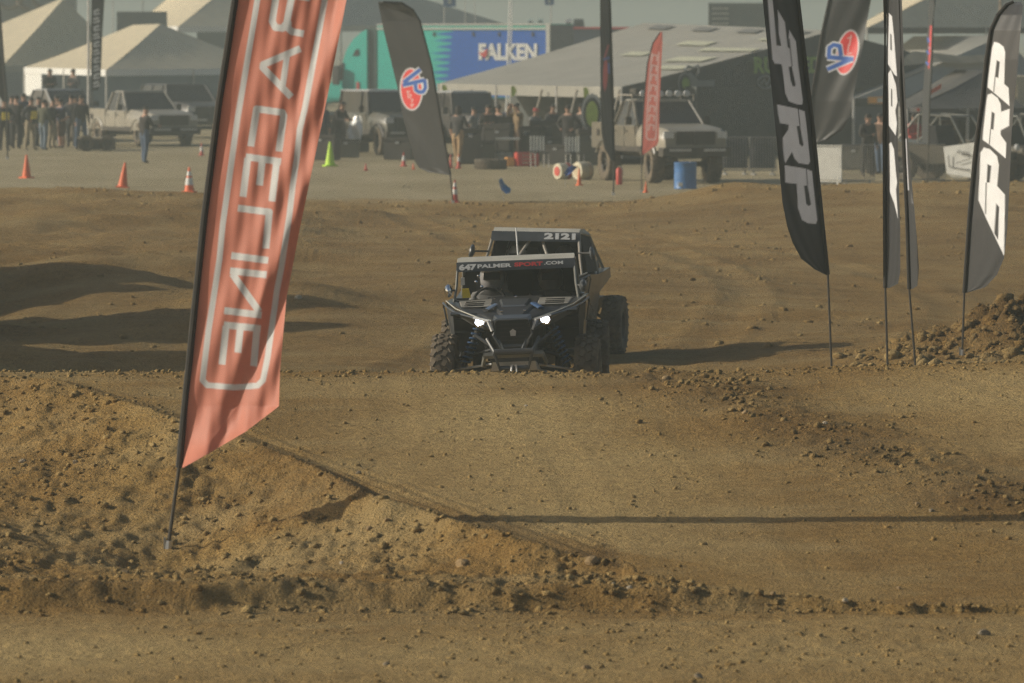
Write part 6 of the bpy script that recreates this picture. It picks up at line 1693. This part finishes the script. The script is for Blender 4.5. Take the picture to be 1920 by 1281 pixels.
cone(378, 292, 25, REDC, [(.35, .7)], 'small red cone with a white band beside the tan pickup', slim=.8)
cone(619, 312, 46, LIMEC, [], 'lime green cone in front of the teal truck cab', slim=1.05)
cone(757, 312, 27, REDC, [(.4, .75)], 'small red cone with a white band before the off-roader by the teal cab', slim=.8)
cone(845, 315, 26, REDC, [], 'small plain red cone next to the person in tan trousers', slim=.7)
cone(860, 316, 28, REDC, [(.5, .8)], 'small red cone with a white band between the tan trouser legs and the canopy', slim=.7)
cone(853, 380, 44, REDC, [(.36, .58), (.68, .86)], 'slim red cone with white bands at the foot of the dark emblem banner', slim=.75)
cone(1086, 348, 32, ORG, [], 'slim orange cone in front of the white drums', slim=.7)
cone(1211, 361, 21, ORG, [], 'small orange cone at the foot of the small red banner', slim=.85)
cone(686, 320, 14, REDC, [], 'low red cone under the off-roader by the teal cab', slim=1.2)
cone(775, 318, 12, ORG, [], 'low orange cone behind the dark emblem banner', slim=1.2)
# blue drum
p = foot(1285, 354); dr = empty('drum', p); tag(dr, 'blue steel drum standing at the berm before the tall muddy pickup', 'drum')
DRUM = mat('drum_blue', (.045, .17, .42), rough=.45, var=.2, scale=4, dust=.2)
k_ = 1 / ppm(p.y); hh, rr = 50 * k_, 21 * k_
b = B(); b.lathe([(rr, 0), (rr * 1.04, .02), (rr, .04), (rr, hh * .33), (rr * 1.03, hh * .345), (rr, hh * .36), (rr, hh * .64), (rr * 1.03, hh * .655), (rr, hh * .67), (rr, hh - .03), (rr * 1.04, hh - .015), (rr, hh)], 24, cap=True); b.build('barrel', DRUM, dr, smooth=True)
b = B(); b.lathe([(.03, hh), (.03, hh + .02)], 8, Matrix.Translation((.12, 0, 0))); b.build('bung', STEEL, dr)
b = B(); b.box((-.12, -rr * .93, .12), (.14, .02, .10)); b.build('sticker', WHITE_V, dr)
# fire extinguisher
p = foot(1161, 346); fe = empty('fire_extinguisher', p); tag(fe, 'red fire extinguisher standing on the sand by the tall muddy pickup', 'extinguisher')
k_ = 1 / ppm(p.y); hh = 34 * k_; rr = 6 * k_
b = B(); b.lathe([(rr * .9, 0), (rr, .02), (rr, hh * .82), (rr * .6, hh * .92), (rr * .3, hh * .95)], 16); b.build('cylinder', REDC, fe, smooth=True)
b = B(); b.box((0, 0, hh * .99), (rr * 1.4, rr * .5, hh * .10)); b.tube([(rr * .5, 0, hh * .97), (rr * 1.2, 0, hh * .9), (rr * 1.25, 0, hh * .5)], .012, 6); b.build('valve', CHROME, fe)
# drums lying on their side
DW = mat('drum_white', (.62, .58, .44), rough=.6, var=.15, dust=.2)
for px, row, rp, lab, m1 in ((1056, 336, 15, 'white and red drum lying on its side on the sand', DW), (1093, 337, 17, 'cream drum lying on its side behind the slim orange cone', DW)):
    p = foot(px, row); r_ = rp / ppm(p.y)
    root = empty('cable_drum', (p.x, p.y, p.z + r_), R(35)); tag(root, lab, 'drum')
    Mx = Matrix.Rotation(math.pi / 2, 4, 'Y')
    b = B(); b.lathe([(r_ * .97, -.20), (r_, -.18), (r_, .18), (r_ * .97, .20)], 20, Mx); b.build('shell', m1, root, smooth=True)
    b = B(); b.lathe([(r_ * .6, .202), (r_ * .6, .215), (r_ * .2, .22)], 16, Matrix.Rotation(-math.pi / 2, 4, 'Y')); b.build('end_cap', REDC if px < 1070 else CAMO_T, root)
    b = B(); b.lathe([(r_ * 1.005, .05), (r_ * 1.005, .17)], 20, Mx, cap=False); b.build('band', REDC if px < 1070 else CAMO_T, root)
# toolbox, tyre, gear
p = foot(987, 312); k_ = 1 / ppm(p.y)
tb = empty('tool_chest', p, R(15)); tag(tb, 'red tool chest with drawers on the sand under the canopy', 'tool chest')
b = B(); b.box((0, 0, .22), (.70, .4, .42)); b.build('case', REDC, tb, bevel=.02)
for z in (.10, .21, .32):
    b = B(); b.box((0, -.21, z), (.62, .03, .09)); dw = b.build('drawer', LETTER_R, tb); b = B(); b.box((0, -.235, z + .02), (.4, .02, .02)); b.build('handle', CHROME, dw)
b = B(); b.box((-.52, .05, .14), (.24, .3, .28)); b.build('side_bin', ORANGE, tb, bevel=.02)
p = foot(920, 317); ty = empty('loose_tyre', (p.x, p.y, p.z + .15)); tag(ty, 'loose tyre lying flat on the sand under the canopy', 'tyre')
b = tyre_mesh(.48, .30, .24); b.build('tyre', RUBBER, ty); b = B(); b.lathe([(.24, -.12), (.22, 0), (.24, .12)], 20, cap=False); b.lathe([(.22, .0), (.06, .03)], 20, cap=True); b.build('rim', RIM, ty)
p = foot(952, 308); wb = empty('work_table', p); tag(wb, 'low work table with a pale top under the canopy', 'table')
b = B(); b.box((0, 0, .78), (.75, .5, .06)); b.build('table_top', PALE, wb, bevel=.01)
for sx in (-1, 1):
    for sy in (-1, 1):
        b = B(); b.tube([(sx * .33, sy * .2, 0), (sx * .33, sy * .2, .76)], .025, 6); b.build('leg', BLACKM, wb)
# folding chairs under the canopy
def chair(px, row, lab, m_):
    p = foot(px, row); root = empty('folding_chair', p, R(20)); tag(root, lab, 'chair')
    b = B(); b.box((0, 0, .44), (.46, .44, .03)); b.build('seat', m_, root)
    b = B()
    for i in range(5): b.box((-.2 + i * .1, .21 + .0, .72), (.05, .02, .44))
    b.build('backrest', PALE, root)
    for sx in (-1, 1):
        for sy in (-1, 1):
            b = B(); b.tube([(sx * .21, sy * .2, 0), (sx * .21, sy * .2, .46)], .014, 5); b.build('leg', ALU, root)
chair(1078, 316, 'folding chair with pale back slats behind the cream drum', CANVAS_D)
chair(1012, 314, 'folding chair with pale back slats beside the tool chest', CANVAS_D)
# dark gear under and around the canopies
def gear_case(px, row, w, h_, dp, m_, lab, lid=True):
    p = foot(px, row); root = empty('gear_case', p, R((px * 37) % 40 - 20)); tag(root, lab, 'case')
    b = B(); b.box((0, dp / 2, h_ * .42), (w, dp, h_ * .82)); b.build('box', m_, root, bevel=.02)
    b = B(); b.box((0, dp / 2, h_ * .92), (w * 1.03, dp * 1.03, h_ * .14)); b.build('lid', BLACKM, root, bevel=.015)
    b = B(); b.box((0, -.012, h_ * .78), (.12, .03, .07)); b.build('latch', STEEL, root)
for px, row, w, h_, m_, lab in ((893, 300, .8, .9, DARK_P, 'tall charcoal gear case beside the off-roader with raised hood'), (958, 298, .9, .62, DARK_P, 'wide charcoal gear case behind the low work table'), (1030, 304, .7, .8, GRN_P, 'dark green gear case between the folding chairs'), (1050, 300, .6, 1.0, DARK_P, 'upright charcoal gear case behind the white and red drum'), (1098, 306, .9, .9, DARK_P, 'charcoal gear case under the oval gear emblem'), (942, 306, .5, .4, GREYW, 'small pale grey gear case behind the loose tyre'), (600, 300, 1.0, .8, DARK_P, 'charcoal gear case at the nose of the teal truck'), (648, 296, .8, .6, GRN_P, 'dark green gear case behind the lime cone'), (1665, 318, 1.0, .8, DARK_P, 'charcoal gear case behind the edge-on white lettered banner'), (1600, 318, .9, .7, GRN_P, 'dark green gear case behind the grey barrier'), (1880, 316, 1.2, .9, DARK_P, 'charcoal gear case between the two parked buggies')):
    gear_case(px, row, w, h_, .5, m_, lab)
more = [(882, 308, .7, 1.1), (900, 306, .9, .7), (932, 304, .8, 1.2), (948, 302, .6, 1.4), (985, 302, 1.0, 1.1), (1018, 302, .8, 1.3), (1040, 308, .9, .6), (1062, 303, .9, 1.2), (1085, 306, .7, .9), (1110, 310, .8, 1.1), (588, 292, .9, 1.1), (612, 290, 1.0, 1.3), (640, 288, .9, 1.0), (668, 286, .9, 1.2), (745, 300, .9, .7), (1650, 326, .8, .8), (1690, 324, 1.0, .9), (1715, 322, .8, 1.2), (1755, 320, .9, 1.1), (1840, 320, 1.0, 1.0), (1862, 318, .8, 1.3), (1905, 322, .9, .8)]
where = ['behind the person in tan trousers', 'left of the tall charcoal gear case', 'behind the person in black cap under the canopy', 'next to the low work table', 'behind the red tool chest', 'behind the red capped person', 'in front of the dark green gear case', 'behind the person with hands on hips', 'between the cream drum and the canopy wall', 'under the lime emblem disc', 'below the big red banner hem beside the teal truck nose', 'at the front wheel of the teal truck', 'behind the person bending by the teal truck', 'behind the silver sun shade', 'at the rear of the off-roader by the teal cab', 'behind the grey barrier end', 'behind the thin rolled banner', 'inside the corner of the black canopy', 'behind the long grey barrier', 'beside the white vinyl sheet', 'behind the bright lettered banner pole', 'in front of the dark caged buggy']
sizes = ['squat', 'low wide', 'tall', 'narrow upright']
for i, ((px, row, w, h_), wh) in enumerate(zip(more, where)):
    kind = 'tall' if h_ >= 1.2 else ('square' if h_ >= 1.0 else 'low')
    gear_case(px, row, w, h_, .5, (DARK_P, GRN_P, DARK_P, BLACKM)[i % 4], '%s %s gear case %s' % (kind, ('charcoal', 'dark green', 'charcoal', 'black')[i % 4], wh))
bx = gnd(1945, 196); bt = empty('box_truck', bx, R(8)); tag(bt, 'cream box truck body behind the caged buggy at the canopy end', 'truck')
b = B(); b.box((0, 1.5, 2.0), (1.7, 3.0, 1.3)); b.build('box', CANVAS, bt, bevel=.04)
b = B(); b.box((0, 1.5, 1.05), (1.7, 3.0, .5)); b.build('frame', BLACKM, bt)
b = B(); b.box((-.3, -.02, 2.0), (.7, .05, .8)); b.build('door', CANVAS, bt)
for dx_ in (-.55, .55):
    w_ = make_wheel(bt, (dx_, .3, .45), .45, .26, -1); w_.rotation_euler = (math.pi / 2, 0, 0)
p = foot(182, 283); lt = empty('flat_trailer', p, R(4)); tag(lt, 'low black flat trailer with a tan deck edge behind the tan pickup', 'trailer')
b = B(); b.box((0, .9, .22), (1.25, 1.8, .34)); b.build('frame', BLACKM, lt, bevel=.02)
b = B(); b.box((0, .9, .42), (1.3, 1.85, .05)); b.build('deck', CAMO_T, lt)
for dx_ in (-.35, .35):
    w_ = make_wheel(lt, (dx_, .02, .26), .26, .18, -1); w_.rotation_euler = (math.pi / 2, 0, 0)
# silver sun shade, crumpled
p = foot(664, 290); ss = empty('sun_shade', p); tag(ss, 'crumpled silver reflective sun shade leaning by the off-roader', 'sun shade')
vs = []; n1, n2 = 7, 12
for j in range(n2):
    for i in range(n1):
        u, v = i / (n1 - 1) - .5, j / (n2 - 1)
        wd = .50 * math.sin(math.pi * (.12 + .80 * v)) ** .7
        vs.append((u * wd + .22 * v - .10, .10 * math.sin(v * 9 + i * 1.3) * .4 - .12 * u, .12 + 1.15 * v))
o = mesh_obj('foil', vs, [(j * n1 + i, j * n1 + i + 1, (j + 1) * n1 + i + 1, (j + 1) * n1 + i) for j in range(n2 - 1) for i in range(n1 - 1)], mat('silver_foil', (.88, .88, .86), rough=.45, metal=.3, var=.05), ss)
so = o.modifiers.new('thick', 'SOLIDIFY'); so.thickness = .01
b = B(); b.tube([(-.1, .03, 0), (.05, .05, .7)], .02, 5); b.build('prop', BLACKM, ss)
# crowd barriers
BAR_W = mat('barrier_white', (.58, .58, .54), rough=.5, var=.12, dust=.2); BAR_G = mat('barrier_grey', (.26, .26, .25), rough=.5, metal=.3, var=.15, dust=.2)
def barrier(px0, px1, d, m_, lab, bars=18, panel=None, turn=-.15):
    a, c = Vector((X_at(px0, d), d, 0)), Vector((X_at(px1, d), d - turn, 0))
    mid = (a + c) / 2; mid.z = ground_z(mid.x, mid.y)
    root = empty('crowd_barrier', mid, math.atan2(c.y - a.y, c.x - a.x)); tag(root, lab, 'barrier', 'crowd barriers behind the berm')
    w = (c - a).length
    b = B(); b.tube([(-w / 2, 0, .15), (-w / 2, 0, 1.08), (w / 2, 0, 1.08), (w / 2, 0, .15), (-w / 2, 0, .15)], .022, 6); b.build('frame', m_, root)
    for i in range(1, bars):
        x = -w / 2 + w * i / bars
        b = B(); b.tube([(x, 0, .16), (x, 0, 1.07)], .011 if not panel else .012, 5); b.build('bar', m_, root)
    for sx in (-1, 1):
        b = B(); b.box((sx * w * .36, 0, .04), (.05, .5, .05)); b.box((sx * w * .36, 0, .1), (.04, .04, .14)); b.build('foot', m_, root)
    if panel:
        b = B(); b.box((-.0, .04, .62), (w * .94, .02, .84)); b.build('cover', panel, root)
barrier(1526, 1576, 166, BAR_W, 'white crowd barrier with a white sheet behind its bars', 14, WHITE_V, turn=.5)
barrier(1578, 1640, 167, BAR_G, 'grey crowd barrier half hidden by the person in black coat', 14)
barrier(1694, 1772, 168, BAR_G, 'long grey crowd barrier before the dusty buggy with pale tyres', 18)
DKB = mat('dark_blue_sheet', (.05, .06, .085), rough=.7, var=.15)
barrier(1352, 1404, 180, BAR_G, 'crowd barrier wrapped in dark blue sheet next to the tall muddy pickup', 10, DKB)
barrier(1406, 1456, 179, BAR_G, 'crowd barrier wrapped in dark blue sheet beside the shade-greyed lettered banner', 10, DKB)
# little blue marker flags on wires
def pin_flag(lab, px, row_f, row_t, px_t, pts, m_):
    p = foot(px, row_f)
    root = empty('marker_flag', p); tag(root, lab, 'marker flag', 'blue marker flags at the sand edge')
    top = at(px_t, row_t, p.y) - p
    b = B(); b.tube([(0, 0, -.02), tuple(top)], .004, 5); b.build('wire', STEEL, root)
    vs = []; 
    for i, (x, r_) in enumerate(pts): vs.append(tuple(at(x, r_, p.y + .05 * math.sin(i * 2.1)) - p))
    c0 = tuple(sum((Vector(v) for v in vs), Vector()) / len(vs) + Vector((0, .04, 0)))
    n = len(vs); o = mesh_obj('cloth', vs + [c0], [(i, (i + 1) % n, n) for i in range(n)], m_, root); so = o.modifiers.new('thick', 'SOLIDIFY'); so.thickness = .006
FB, FBD = mat('marker_blue', (.05, .25, .62), rough=.6, var=.15), mat('marker_blue_deep', (.03, .08, .30), rough=.6, var=.15)
pin_flag('bright blue marker flag drooping over the sand edge', 945, 378, 333, 938, [(935, 338), (941, 334), (946, 344), (958, 354), (957, 361), (949, 364), (940, 356), (937, 346)], FB)
pin_flag('deep blue marker flag fluttering in front of the cream drum', 1060, 352, 311, 1060, [(1057, 325), (1064, 315), (1073, 310), (1083, 313), (1076, 320), (1069, 326), (1061, 331)], FBD)
